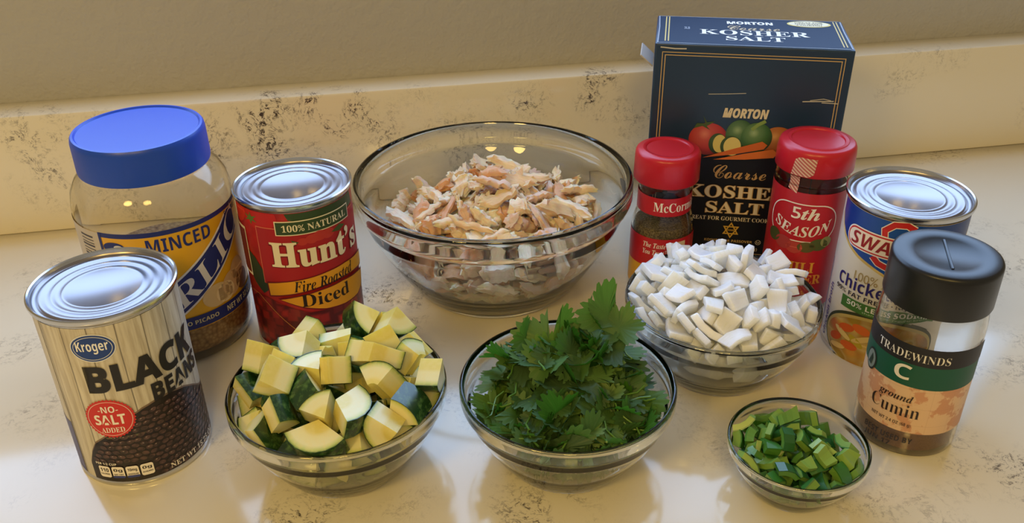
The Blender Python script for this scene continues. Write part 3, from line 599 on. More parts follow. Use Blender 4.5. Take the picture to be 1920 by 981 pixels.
# chicken
cm = mat('cooked_chicken', lin(226, 200, 160), .42, spec=.4, Subsurface_Weight=.5, Subsurface_Scale=.006); t = NT(cm)
oc = t.n('ShaderNodeTexCoord').outputs['Object']
fib = t.noise(t.n('ShaderNodeVectorMath', {0: oc, 1: (120, 900, 900)}, operation='MULTIPLY').outputs[0], 1.0, 3, .6)
base = t.ramp(rnd(t), [(0.0, lin(248, 236, 214)), (.35, lin(244, 226, 194)), (.62, lin(238, 212, 172)), (.78, lin(226, 200, 186)), (.9, lin(222, 172, 124)), (1.0, lin(206, 148, 98))])
base = t.mix(t.math('MULTIPLY', t.ramp(t.noise(oc, 130, 2), [(.42, 0), (.68, 1)]), .4), base, lin(214, 182, 160))
t.color(t.mix(t.math('MULTIPLY', t.ramp(fib, [(.35, 1), (.6, 0)]), .25), base, lin(196, 156, 118)))
t.bump(fib, .5, .0008)
def make_chi(vi):
    v, f = chicken_piece(100 + vi)
    return link('chicken_piece', raw_mesh('chicken_piece', v, f, [cm], smooth=True, angle=48))
chick = place('big', DATA['chi'], make_chi, 'chicken_piece', 'torn piece of cooked chicken heaped in the large glass bowl', 'chicken', 'chopped chicken pieces in the bowl')
for o in chick: o.scale = [1.12] * 3
krng = random.Random(77); ccx, ccy = BOWLS['big'][0]
for j in range(900):                                           # cover bare spots on the cone of the heap
    a = krng.uniform(0, 6.283); r = .046 * math.sqrt(krng.random()); z = .082 - r * 1.02 + krng.uniform(-.002, .002)
    p = Vector((ccx + r * math.cos(a), ccy + r * math.sin(a), z))
    if min((p - o.location).length for o in chick if o.location.z > .02) < .0105: continue
    o = chick[krng.randrange(40)].copy(); COL.objects.link(o); o.location = p; o.rotation_mode = 'QUATERNION'
    n_ = Vector((math.cos(a), math.sin(a), 1.0)).normalized()
    o.rotation_quaternion = n_.to_track_quat('Z', 'Y') @ Quaternion((0, 0, 1), krng.uniform(0, 6.28)) @ Quaternion((0, 1, 0), krng.gauss(0, .25)); chick.append(o)
core_heap('big', 'chopped_chicken_heap', [(0, .0110), (.042, .0120), (.050, .022), (.042, .031), (.025, .050), (.012, .062), (0, .066)], cm, 'mass of chopped chicken inside the heap under the loose pieces', 'chicken', .0012, 2)
# cilantro
lm_ = mat('cilantro_leaf', lin(62, 118, 44), .46, spec=.32, Subsurface_Weight=.0); t = NT(lm_)
lu = t.n('ShaderNodeUVMap').outputs[0]
ux, uy = (t.n('ShaderNodeSeparateXYZ', {0: lu}).outputs[i] for i in (0, 1))
vein = t.ramp(t.math('ABSOLUTE', t.math('SINE', t.math('MULTIPLY', ux, 16.0))), [(.0, 1), (.12, 0)])
base = t.ramp(rnd(t), [(0.0, lin(18, 52, 20)), (.4, lin(36, 80, 24)), (.75, lin(62, 108, 30)), (1.0, lin(104, 134, 50))])
base = t.mix(t.math('MULTIPLY', vein, .28), base, lin(150, 186, 110))
back = t.n('ShaderNodeNewGeometry').outputs['Backfacing']
t.color(t.mix(t.math('MULTIPLY', back, .25), base, lin(140, 172, 122)))
tr = t.n('ShaderNodeBsdfTranslucent', {'Color': (*lin(96, 160, 40), 1)}); mx = t.n('ShaderNodeMixShader', {0: .28}); t.l(t.b.outputs[0], mx.inputs[1]); t.l(tr.outputs[0], mx.inputs[2])
t.l(mx.outputs[0], t.t.nodes['Material Output'].inputs[0])
sm_ = mat('cilantro_stem', lin(92, 134, 56), .35)
def leaf_mesh(seed):
    """a lobed leaf or a knife-cut bit of one: a fan of toothed lobes, cupped and thickened"""
    rng = random.Random(seed); n = 54; R0 = rng.uniform(.0120, .0200)
    lobes = rng.choice((3, 3, 5)); cut = rng.choice((None, None, 0, 1))
    pts = []
    for i in range(n + 1):
        a = -2.35 + 4.7 * i / n
        k = .60 + .40 * abs(math.cos(a * lobes / 4.7 * math.pi * .98)) ** .7
        k *= 1 - .15 * (i % 3 == 0) + rng.uniform(-.04, .04)
        pts.append((R0 * k * math.sin(a), R0 * k * math.cos(a)))
    pts.append((0.0006, -R0 * .35)); pts.append((-.0006, -R0 * .35))
    if cut is not None:
        ca = rng.uniform(0, 6.28); cd = R0 * rng.uniform(.05, .45); q = []
        for (x, y) in pts:
            d = x * math.cos(ca) + y * math.sin(ca)
            if d > cd: x -= (d - cd) * math.cos(ca); y -= (d - cd) * math.sin(ca)
            q.append((x, y))
        pts = q
    bm = bmesh.new(); ring = [bm.verts.new((x, y, 0)) for x, y in pts]
    mid = [bm.verts.new((x * .52, y * .52, 0)) for x, y in pts]; c = bm.verts.new((0, 0, 0)); N = len(pts)
    for i in range(N):
        j = (i + 1) % N; bm.faces.new((ring[i], ring[j], mid[j], mid[i])); bm.faces.new((mid[i], mid[j], c))
    uvl = bm.loops.layers.uv.new('UVMap')
    for fc in bm.faces:
        for lp in fc.loops:
            x, y, _ = lp.vert.co; lp[uvl].uv = (math.atan2(x, y + 1e-5), math.hypot(x, y) / R0)
    b1, b2, fr = rng.uniform(-38, 45), rng.uniform(-30, 40), rng.uniform(.001, .0028); ph = rng.uniform(0, 6)
    for v in bm.verts:
        x, y, _ = v.co; r = math.hypot(x, y) / R0
        v.co.z = b1 * x * x + b2 * y * y + fr * r * r * math.sin(3 * math.atan2(x, y) + ph) + rng.uniform(-.0003, .0003)
    me = bpy.data.meshes.new('leaf'); bm.to_mesh(me); bm.free(); me.materials.append(lm_)
    for p in me.polygons: p.use_smooth = True
    return me
LEAVES = [leaf_mesh(40 + i) for i in range(16)]
(cx, cy), cR, cH = BOWLS['cil']
crng = random.Random(12)
def cil_top(x, y):
    """height of the heap of chopped leaves over the bowl floor"""
    r = math.hypot(x, y) / .054
    h = .030 + .022 * max(0, 1 - r * r)
    h += .022 * math.exp(-((x - .021) ** 2 + (y - .026) ** 2) / (2 * .011 ** 2)) + .014 * math.exp(-((x + .013) ** 2 + (y - .020) ** 2) / (2 * .017 ** 2))
    return h
def bowl_in_r(z, R, H):
    for (r0, z0), (r1, z1) in zip(BOWL_IN, BOWL_IN[1:]):
        if z / H <= z1: return R * (r0 + (r1 - r0) * max(0, (z / H - z0) / (z1 - z0)))
    return 9.0 if z > H * 1.04 else R * .965
def settle(o):
    """draw a leaf in and up until it lies wholly inside the bowl"""
    base = Vector(o.location) - Vector((cx, cy, 0)); M = o.rotation_quaternion.to_matrix() if o.rotation_mode == 'QUATERNION' else o.rotation_euler.to_matrix()
    P = [M @ v.co * o.scale[0] for v in o.data.vertices]
    for it in range(40):
        worst = 0; low = 1
        for p in P:
            q = p + base; lim = bowl_in_r(q.z, cR, cH) - .0006; worst = max(worst, math.hypot(q.x, q.y) - lim if q.z > .0042 else 0); low = min(low, q.z)
        if worst <= 0 and low > .0042: break
        if low <= .0042: base.z += .001
        r = math.hypot(base.x, base.y)
        if r > .004: base.x *= 1 - min(.2, (worst * .5 + .0003) / r); base.y *= 1 - min(.2, (worst * .5 + .0003) / r)
        base.z += worst * .18
    o.location = base + Vector((cx, cy, 0))
CILL, CILG = 'bright green lobed bit of chopped cilantro leaf in the glass bowl', 'chopped cilantro leaves in the bowl'
k = 0
while k < 290:
    a = crng.uniform(0, 6.283); r = .054 * math.sqrt(crng.random()); x, y = r * math.cos(a), r * math.sin(a)
    side = k >= 225
    if side:
        a = crng.uniform(math.pi, 2 * math.pi); z = crng.uniform(.014, .034); r = .0597 * (.62 + .26 * (z - .012) / .022) - .0075; x, y = r * math.cos(a), r * math.sin(a)
    else:
        z = cil_top(x, y) - crng.uniform(0, .010)
        lim = .0597 * .93 - .007
        if r > lim and z < .052: x *= lim / r; y *= lim / r
    o = link('cilantro_leaf', LEAVES[k % 16], None, (cx + x, cy + y, z))
    o.scale = [crng.uniform(.75, 1.12)] * 3
    if side:
        n = Vector((x, y, -.02)).normalized(); q = n.to_track_quat('Z', 'Y') @ Quaternion((0, 0, 1), crng.uniform(0, 6.28)); q = q @ Quaternion((1, 0, 0), crng.gauss(0, .25))
    else:
        tilt = abs(crng.gauss(.50, .42)); ax = Vector((math.cos(crng.uniform(0, 6.28)), math.sin(crng.uniform(0, 6.28)), 0)).normalized()
        q = Quaternion(ax, min(tilt, 1.25)) @ Quaternion((0, 0, 1), crng.uniform(0, 6.28))
    o.rotation_mode = 'QUATERNION'; o.rotation_quaternion = q
    settle(o); tag(o, CILL, 'cilantro', CILG); k += 1
# the two large sprigs that stand up at the back of the heap
for (x, y, z, sc_, tx, rz) in ((.024, .030, .074, 1.25, .75, .3), (.016, .032, .072, 1.0, 1.1, 1.5), (.030, .024, .070, 1.0, .6, -.6), (-.022, .026, .062, 1.05, 1.15, .9), (-.010, .024, .061, 1.1, .9, -.4), (.004, .028, .062, .9, 1.0, 2.0), (-.034, .016, .056, 1.0, .9, 2.6), (-.003, .030, .066, .9, 1.3, .2)):
    o = link('cilantro_leaf', LEAVES[(k * 5) % 16], None, (cx + x, cy + y, z)); k += 1
    o.scale = [sc_] * 3; o.rotation_euler = (tx, .2, rz); settle(o); tag(o, CILL, 'cilantro', CILG)
def tube_mesh(pts, r, m, n=6):
    v = []; f = []
    for i, p in enumerate(pts):
        p = Vector(p); d = (Vector(pts[min(i + 1, len(pts) - 1)]) - Vector(pts[max(i - 1, 0)])).normalized()
        a = d.orthogonal().normalized(); b = d.cross(a)
        for j in range(n): v.append(p + r * (a * math.cos(2 * math.pi * j / n) + b * math.sin(2 * math.pi * j / n)))
    for i in range(len(pts) - 1):
        for j in range(n): f.append((i * n + j, i * n + (j + 1) % n, (i + 1) * n + (j + 1) % n, (i + 1) * n + j))
    f.append(tuple(range(n))[::-1]); f.append(tuple(range((len(pts) - 1) * n, len(pts) * n)))
    return raw_mesh('stem', v, f, [m], smooth=True, angle=60)
stems = [tube_mesh([(s * .011, .0018 * math.sin(3 * s + j), .0010 * s * s * (1 + j % 2)) for s in (-1, -.5, 0, .5, 1)], .0006, sm_) for j in range(4)]
for j in range(22):
    a = crng.uniform(0, 6.283); r = .046 * math.sqrt(crng.random()); x, y = r * math.cos(a), r * math.sin(a)
    o = link('cilantro_sprig', stems[j % 4], None, (cx + x, cy + y, cil_top(x, y) + .001)); o.rotation_euler = (crng.gauss(0, .2), crng.gauss(0, .3), crng.uniform(0, 6.28)); settle(o)
    tag(o, 'thin pale green cilantro sprig lying among the chopped leaves', 'cilantro', 'bare cilantro sprigs in the bowl')
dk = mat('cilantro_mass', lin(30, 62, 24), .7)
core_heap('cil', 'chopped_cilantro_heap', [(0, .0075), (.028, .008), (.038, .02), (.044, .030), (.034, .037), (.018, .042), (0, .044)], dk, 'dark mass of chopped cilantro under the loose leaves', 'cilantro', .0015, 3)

def where_in(kind, o):
    (x0, y0), R, H = BOWLS[kind]; x, y, z = o.location.x - x0, o.location.y - y0, o.location.z
    r = math.hypot(x, y)
    side = 'in the middle' if r < R * .32 else ('at the right', 'at the back right', 'at the back', 'at the back left', 'at the left', 'at the front left', 'at the front', 'at the front right')[int(((math.degrees(math.atan2(y, x)) + 22.5) % 360) // 45)]
    return ('low ' if z < H * .45 else 'halfway up ' if z < H * .85 else 'high ') + side
def single_out(kind, items, base, bowl_words):
    for o in items: o['label'] = '%s, %s of %s' % (base, where_in(kind, o), bowl_words)
    o = max(items, key=lambda q: q.location.z); o['label'] = 'topmost %s of %s' % (base, bowl_words)
ALLO = list(SC.objects)
pick = lambda nm: [o for o in ALLO if o.parent is None and o.name.split('.')[0] == nm]
single_out('zuc', zs, 'green edged pale zucchini chunk', 'its glass bowl')
single_out('big', chick, 'torn cooked chicken piece', 'the large bowl')
single_out('oni', pick('onion_piece'), 'small white diced onion piece', 'its glass bowl')
single_out('jal', pick('jalapeno_piece'), 'small green jalapeno piece', 'the smallest bowl')
single_out('cil', pick('cilantro_leaf'), 'lobed green cilantro leaf bit', 'its glass bowl')
single_out('cil', pick('cilantro_sprig'), 'thin bare cilantro sprig', 'its glass bowl')

# ---------------------------------------------------------------- cans
TIN = mat('tinplate', (.33, .30, .31), .30, metal=1.0)
TIN2 = mat('tinplate_rim', (.62, .62, .62), .20, metal=1.0)
CAN_BODY = [(0.0, .0022), (.0330, .0022), (.0345, .0), (.0362, .0), (.0368, .0012), (.0366, .0032), (.0362, .0040), (.0362, .1062), (.0366, .1078), (.0376, .1086), (.0379, .1098), (.0378, .1112), (.0370, .1117), (.0362, .1112), (.0357, .1095)]
CAN_LID = [(.0359, .1096), (.0354, .1082), (.0338, .1078), (.0325, .1084), (.0318, .1091), (.0305, .1091), (.0290, .1085), (.0272, .1084), (.0262, .1089), (.0250, .1090), (.0240, .1084), (.0215, .1083), (.0208, .1088), (.0196, .1089), (.0188, .1084), (.0, .1084)]
CAN_SURF_R = .0364
def can(name, label, xy):
    root = thing(name, label, 'can', (*xy, 0)); root.rotation_euler = (0, 0, face_cam(xy))
    b = link('body', lathe('body', CAN_BODY, TIN2, 96, 40), root)
    lid = link('lid', lathe('lid', CAN_LID, TIN, 96, 60), root); lid['label'] = 'silvery ringed can lid'
    s = Cyl([(CAN_SURF_R, 0), (CAN_SURF_R, .112)])
    return root, s
def label_piece(root, surf, u0, u1, z0, z1, m, layer=0, name='label'): return sleeve(name, m, root, surf, u0, u1, z0, z1, layer)
PI_R = math.pi * CAN_SURF_R * 1000 - .05
def lettering(root, surf, body, style, x0, z0, x1, z1, m, layer=2, shear=0.0, gain=0.0, warp=None):
    me = text_mesh(body, style, x0, z0, x1, z1, shear, gain)
    if warp: bend(warp, me)
    return decal('lettering', me, m, root, surf, layer)
def shape(name, root, surf, loops, m, layer=1): return decal(name, curve_mesh(loops), m, root, surf, layer)

# black bean can
root, S = can('bean_can', 'black beans can with a weathered plank label, front left', (-.2168, .4127))
pm = mat('plank_print', (.7, .68, .62), .38); t = NT(pm)
u = t.n('ShaderNodeUVMap').outputs[0]; sx = t.n('ShaderNodeSeparateXYZ', {0: u}).outputs[0]
stripe = t.math('FRACT', t.math('ADD', t.math('MULTIPLY', sx, 7.4), t.math('MULTIPLY', t.noise(u, 2.0, 1), .10)))
gap = t.ramp(stripe, [(0, 1), (.035, .8), (.06, 0), (1, 0)])
grain = t.noise(t.n('ShaderNodeVectorMath', {0: u, 1: (40, 2.6, 1)}, operation='MULTIPLY').outputs[0], 1.0, 4, .6)
pb = t.ramp(grain, [(.3, lin(176, 164, 142)), (.55, lin(208, 200, 182)), (.8, lin(226, 220, 204))])
knots = t.ramp(t.n('ShaderNodeTexVoronoi', {'Vector': t.n('ShaderNodeVectorMath', {0: u, 1: (7.4, 3.2, 1)}, operation='MULTIPLY').outputs[0], 'Scale': 1.0}).outputs[0], [(.05, 1), (.10, .35), (.24, 0)])
pb = t.mix(t.math('MULTIPLY', knots, .75), pb, lin(92, 74, 56)); t.color(t.mix(t.math('MULTIPLY', gap, .8), pb, lin(74, 64, 54)))
lab = label_piece(root, S, -PI_R, PI_R, 3.8, 106.5, pm)
bm_ = mat('bean_photo_print', (.03, .02, .02), .35); t = NT(bm_); u = t.n('ShaderNodeUVMap').outputs[0]
t.color(t.ramp(t.noise(u, 12, 2), [(.3, lin(20, 13, 15)), (.7, lin(34, 22, 24))]))
# the dark picture of beans along the foot of the label, with its mounded upper edge
edge = [(-34.5, 3.9), (-34.5, 15), (-31, 24), (-27, 31), (-20, 36), (-12, 42), (-6, 47), (2, 51), (10, 53), (19, 53), (28, 50), (36, 45), (44, 39), (50, 36), (56, 35), (56, 3.9)]
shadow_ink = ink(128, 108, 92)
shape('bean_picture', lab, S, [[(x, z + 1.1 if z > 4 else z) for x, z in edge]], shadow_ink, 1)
shape('bean_picture', lab, S, [edge], bm_, 2)
rg = random.Random(4); beans = []; glints = []
def under(x, z):
    for (x0, z0), (x1, z1) in zip(edge[1:], edge[2:]):
        if x0 <= x <= x1: return z < z0 + (z1 - z0) * (x - x0) / (x1 - x0 + 1e-6) - 1.8
    return False
for j in range(15):
    for i in range(22):
        x = -34 + i * 4.3 + (j % 2) * 2.1 + rg.uniform(-.3, .3); z = 5.6 + j * 3.3 + rg.uniform(-.25, .25)
        if not under(x, z) or (z < 16.5 and x < 1) or (math.hypot(x + 14.6, z - 49) < 13.4): continue
        ro = rg.uniform(-.45, .45); beans.append(ell(x, z, 1.95, 1.35, 12, ro))
        if rg.random() < .6: glints.append(ell(x - .4, z + .45, .55, .24, 6, ro))
bean_ink = mat('bean_ink', lin(62, 42, 42), .35); t = NT(bean_ink); u = t.n('ShaderNodeUVMap').outputs[0]
t.color(t.ramp(t.noise(u, 30, 2), [(.35, lin(44, 30, 32)), (.65, lin(92, 66, 64))]))
shape('bean_print', lab, S, beans, bean_ink, 3); shape('glint_print', lab, S, glints, ink(168, 150, 146), 4)
dark = ink(36, 34, 36)
slope = lambda k, x0: (lambda x, z: (x, z + k * (x - x0)))
lettering(lab, S, 'BLACK', 'bold', -21, 66, 43, 83.5, dark, 4, gain=.28)
lettering(lab, S, 'BEANS', 'bold', 9, 53.0, 46, 64.5, dark, 4, gain=.25)
shape('emblem', lab, S, [ell(-13, 94.5, 11.2, 8.6)], ink(226, 228, 232), 2); shape('emblem', lab, S, [ell(-13, 94.5, 10.6, 8.0)], ink(36, 66, 140), 3)
shape('emblem', lab, S, [ell(-13, 94.5, 9.6, 7.1), ell(-13, 94.5, 9.3, 6.8)], ink(226, 228, 232), 4)
lettering(lab, S, 'Kroger', 'bold', -21, 91.0, -5.2, 98.8, ink(240, 240, 244), 4)
n = 40; star = [(-14.6 + (13.0 if i % 2 else 12.2) * math.cos(math.pi * i / n), 49 + (13.0 if i % 2 else 12.2) * math.sin(math.pi * i / n)) for i in range(2 * n)]
shape('badge', lab, S, [star], ink(206, 50, 46), 5); shape('badge', lab, S, [ell(-14.6, 49, 11.4, 11.4, 60), ell(-14.6, 49, 11.0, 11.0, 60)], ink(236, 190, 180), 6)
w_ = ink(244, 236, 226)
lettering(lab, S, '-NO-', 'bold', -19.6, 53.2, -9.4, 57.4, w_, 6); lettering(lab, S, 'SALT', 'bold', -22.6, 45.0, -6.8, 51.8, w_, 6, gain=.1); lettering(lab, S, 'ADDED', 'serif', -20.5, 39.8, -8.6, 43.2, w_, 6)
lettering(lab, S, 'PER 1/2 CUP', 'bold', -30.5, 16.2, -18.5, 17.8, w_, 6)
for i, (a, b) in enumerate((('110', 'CALORIES'), ('0g', 'SAT FAT'), ('10mg', 'SODIUM'), ('0g', 'SUGARS'))):
    x = -29.5 + i * 7.6
    shape('nutrition_panel', lab, S, [rrect(x, 7.2, x + 6.6, 15.2, 1.3)], w_, 6)
    lettering(lab, S, a, 'bold', x + .9, 11.2, x + 5.7, 13.8, dark, 7); lettering(lab, S, b, 'bold', x + .7, 9.2, x + 5.9, 10.2, dark, 7)
    if i in (1, 2): shape('nutrition_panel', lab, S, [rrect(x, 7.2, x + 6.6, 8.8, .7)], ink(58, 70, 140), 7)
lettering(lab, S, 'NET WT 15.25 OZ', 'serif', 8.5, 5.6, 45, 9.2, w_, 6)
shape('side_panel', lab, S, [rect(-75, 4, -43, 40)], ink(96, 98, 150), 1)
shape('side_panel', lab, S, [rect(-42.6, 4, -42.0, 106.4)], ink(120, 108, 92), 1)

# tomato can
root, S = can('tomato_can', 'red can of fire roasted diced tomatoes beside the minced garlic jar', (-.1406, .5333))
rm = mat('tomato_label_print', lin(168, 28, 28), .3); t = NT(rm); u = t.n('ShaderNodeUVMap').outputs[0]
t.color(t.mix(t.ramp(t.noise(u, 7, 2), [(.35, 0), (.65, 1)]), lin(150, 22, 26), lin(186, 36, 30)))
lab = label_piece(root, S, -PI_R, PI_R, 3.6, 106.8, rm)
dt = mat('diced_tomato_print', (.5, .05, .04), .35); t = NT(dt); u = t.n('ShaderNodeUVMap').outputs[0]
vd = t.n('ShaderNodeTexVoronoi', {'Vector': u, 'Scale': 15.0}, distance='CHEBYCHEV')
t.color(t.mix(t.ramp(vd.outputs[0], [(.1, 0), (.6, 1)]), t.mix(t.n('ShaderNodeSeparateColor', {0: vd.outputs[1]}).outputs[0], lin(200, 44, 34), lin(150, 28, 28)), lin(86, 12, 16)))
gr = ink(52, 74, 44); cream = ink(238, 226, 196); red = ink(168, 30, 36); dred = ink(112, 14, 24)
shape('leaf_print', lab, S, [[(-8, 106.5), (44, 106.5), (46, 98), (30, 96), (10, 98), (-6, 102)]], gr, 1)
for (x, z, rx, rz, c) in ((-48, 104, 11, 10, (206, 52, 30)), (-26, 103, 13, 9, (190, 34, 34)), (-60, 96, 8, 9, (196, 60, 32))):
    zz = [(a, min(b, 106.6)) for a, b in ell(x, z, rx, rz)]
    shape('tomato_print', lab, S, [zz], ink(*c), 1)
shape('leaf_print', lab, S, [[(-32 + 6 * math.cos(a) * (1 if i % 2 else .35), 101 + 4.5 * math.sin(a) * (1 if i % 2 else .35)) for i, a in enumerate([2 * math.pi * j / 12 for j in range(12)])]], ink(92, 120, 50), 2)
shape('tomato_print', lab, S, [[(-46, 4), (-46, 38), (-38, 44), (-28, 44), (-16, 40), (0, 34), (18, 33), (34, 36), (52, 44), (52, 4)]], dt, 2)
shape('frame_line', lab, S, [stroke([(-55, 40), (-44, 44), (-36, 44), (-28, 38), (-10, 20), (10, 8)], .5)], ink(206, 140, 70), 3)
shape('leaf_print', lab, S, [[(-44, 78), (-34, 72), (-27, 62), (-26, 50), (-31, 46), (-38, 52), (-44, 60)]], ink(44, 62, 40), 2)
shape('brand_panel', lab, S, [rect(-28.6, 55, 50, 96.6)], ink(214, 120, 92), 3); shape('brand_panel', lab, S, [rect(-28.0, 55, 50, 96.0)], red, 4)
shape('side_panel', lab, S, [rect(-72, 56, -40, 92)], cream, 3); shape('side_panel', lab, S, [rect(-70, 58, -41, 90)], ink(120, 40, 40), 4)
shape('banner', lab, S, [rect(-14.8, 91.6, 37.0, 101.6)], cream, 5); shape('banner', lab, S, [rect(-14.1, 92.3, 36.3, 100.9)], gr, 6)
lettering(lab, S, '100% NATURAL', 'serif', -10.5, 94.2, 33.5, 99.0, cream, 7)
for (x, z, r) in ((7, 87.5, 3.2), (12, 88.5, 3.6), (18, 88.2, 3.4), (1, 86.6, 2.6)): shape('tomato_print', lab, S, [ell(x, z, r * 1.3, r)], ink(186, 54, 44), 5)
shape('leaf_print', lab, S, [[(20, 88), (27, 91), (32, 88.5), (26, 86.5)], [(-1, 86.5), (-6, 88.5), (-4, 85)]], ink(70, 88, 46), 6)
up = lambda x, z: (x, z + .0010 * (x - 5) ** 2 * .4)
lettering(lab, S, 'Hunt’s', 'serif', -20.6, 68.0, 43.5, 86.5, dred, 6, gain=.30); lettering(lab, S, 'Hunt’s', 'serif', -20, 68.6, 44, 87.1, cream, 7, gain=.16)
yel = ink(226, 160, 34)
shape('banner', lab, S, [[(-26, 45.4), (-26.4, 56.6), (-14, 58.6), (0, 60.4), (14, 62), (28, 62.6), (44, 61.0), (55, 58.4), (55, 46.6), (40, 50.4), (24, 52.4), (10, 51.6), (-6, 49.0)]], dred, 6)
shape('banner', lab, S, [[(-25, 46.6), (-25.4, 55.6), (-14, 57.8), (0, 59.6), (14, 61.2), (28, 61.8), (44, 60.2), (54, 57.6), (54, 48), (40, 51.4), (24, 53.4), (10, 52.6), (-6, 50.0)]], yel, 7)
lettering(lab, S, 'Fire Roasted', 'serif_italic', -8.5, 51.6, 34, 59.8, ink(34, 26, 22), 8, warp=lambda x, z: (x, z + .06 * (x - 14)))
shape('banner', lab, S, [[(-20, 45.0), (-8, 47.6), (8, 50.2), (24, 51.0), (40, 48.6), (54, 44.6), (48, 34.0), (38, 31.4), (24, 31.8), (10, 33.8), (-4, 38.0), (-14, 42.4)]], dred, 7)
shape('banner', lab, S, [[(-18, 44.4), (-8, 46.6), (8, 49.2), (24, 50.0), (40, 47.6), (53, 43.6), (46, 35.0), (38, 32.4), (24, 32.8), (10, 34.8), (-4, 39.0), (-13, 42.6)]], yel, 8)
lettering(lab, S, 'Diced', 'serif', -5.0, 38.8, 28.5, 48.4, ink(40, 26, 20), 9)
shape('frame_line', lab, S, [ell(40, 22, 13, 13), ell(40, 22, 12.4, 12.4)], ink(214, 150, 80), 4)

# broth can
root, S = can('broth_can', 'blue and white chicken broth can behind the cumin jar', (.2466, .5068))
wl = mat('broth_label_print', lin(222, 216, 204), .3)
lab = label_piece(root, S, -PI_R, PI_R, 3.6, 106.8, wl)
bl = mat('blue_shield_print', lin(20, 60, 150), .3); t = NT(bl); u = t.n('ShaderNodeUVMap').outputs[0]; ux = t.n('ShaderNodeSeparateXYZ', {0: u}).outputs[0]
t.color(t.ramp(t.math('ADD', t.math('MULTIPLY', ux, .9), .55), [(0, lin(22, 30, 108)), (.5, lin(20, 78, 172)), (1, lin(18, 44, 120))]))
sh = [(-46, 106.7), (-46, 97), (-42, 90), (-37, 85), (-30, 80.5), (-22, 77), (-13, 74), (-5, 71), (2, 67), (9, 71), (17, 74), (26, 77), (34, 80.5), (41, 85), (46, 90), (50, 97), (50, 106.7)]
shape('shield_print', lab, S, [[(x * 1.02, z - 2.0 if z < 106 else z) for x, z in sh]], ink(206, 176, 96), 1); shape('shield_print', lab, S, [sh], bl, 2)
rd = ink(196, 40, 40); wh = ink(240, 238, 234)
arc = lambda pts, w: stroke(pts, w)
big_s = [(7.5, 103.5), (3, 106.0), (-4, 105.0), (-9, 100.0), (-8, 94.0), (0, 89), (8, 84), (9, 79), (5, 76), (-2, 75.0), (-9, 77), (-13, 80.5)]
shape('emblem', lab, S, [stroke(big_s, 5.0)], wh, 3); shape('emblem', lab, S, [stroke(big_s, 3.8)], rd, 4)
shape('emblem', lab, S, [rrect(-34, 81.0, 38, 96, 7)], wh, 5); shape('emblem', lab, S, [rrect(-33.2, 81.8, 37.2, 95.2, 6.4)], rd, 6); shape('emblem', lab, S, [rrect(-32.2, 82.8, 36.2, 94.2, 5.6)], ink(240, 228, 214), 7)
lettering(lab, S, 'SWANSON', 'bold_italic', -29.5, 84.0, 33.5, 93.0, ink(150, 26, 34), 8)
lettering(lab, S, '100% Natural', 'serif_italic', -22, 60.0, 22, 66.5, ink(168, 146, 96), 3)
lettering(lab, S, 'Chicken Broth', 'bold', -34.5, 51.0, 38, 60.2, ink(44, 36, 110), 3, warp=lambda x, z: (x, z + 1.2))
lettering(lab, S, '99% FAT FREE • NO MSG', 'bold', -35.5, 47.4, 26, 50.6, ink(48, 42, 60), 3)
shape('banner', lab, S, [rect(-28, 37.8, 34, 46.0)], ink(70, 120, 56), 3); lettering(lab, S, '50% LESS SODIUM', 'bold', -23.5, 41.2, 30, 44.8, wh, 4); lettering(lab, S, 'than our regular broth', 'sans', -12, 38.8, 28, 40.4, ink(190, 210, 170), 4)
sp = mat('soup_photo_print', (.5, .3, .1), .35); t = NT(sp); u = t.n('ShaderNodeUVMap').outputs[0]
vs = t.n('ShaderNodeTexVoronoi', {'Vector': t.n('ShaderNodeMapping', {0: u, 2: (0, 0, .5)}).outputs[0], 'Scale': 11.0}, feature='SMOOTH_F1')
sc_ = t.ramp(t.n('ShaderNodeSeparateColor', {0: vs.outputs[1]}).outputs[0], [(0, lin(206, 84, 24)), (.3, lin(214, 168, 70)), (.5, lin(226, 198, 130)), (.7, lin(190, 150, 40)), (1, lin(140, 130, 50))])
t.color(t.mix(t.ramp(vs.outputs[0], [(.2, 0), (.7, .8)]), sc_, lin(120, 78, 30)))
shape('soup_picture', lab, S, [ell(0, 17, 39, 22.5, 60)], ink(58, 66, 44), 2); shape('soup_picture', lab, S, [ell(0, 16.5, 37.4, 20.8, 60)], ink(198, 176, 106), 3); shape('soup_picture', lab, S, [ell(0, 16, 35.6, 19.0, 60)], sp, 4)
for (x, z, rx, rz, ro, c) in ((-20, 24, 6, 3, .3, (214, 96, 34)), (-10, 27, 6, 3.2, -.2, (222, 110, 40)), (-27, 14, 5, 3, .5, (206, 84, 30)), (-16, 12, 6, 3, 0, (216, 100, 36)), (-22, 19, 7, 2, -.4, (230, 206, 140)), (-8, 20, 8, 2, .5, (228, 200, 130)), (-12, 17, 6, 2.4, -.6, (196, 172, 50)), (-24, 8, 6, 2, .2, (228, 196, 130))):
    shape('soup_picture', lab, S, [ell(x, z, rx, rz, 20, ro)], ink(*c), 5)
me = text_mesh('chicken broth', 'bold', 0, 0, 40, 4.4)
decal('lettering', bend(lambda x, z: (-43.5 - z + 4, 6 + x), me), ink(80, 70, 140), lab, S, 3)
shape('side_panel', lab, S, [rect(-72, 4, -50, 60)], ink(150, 146, 168), 1)

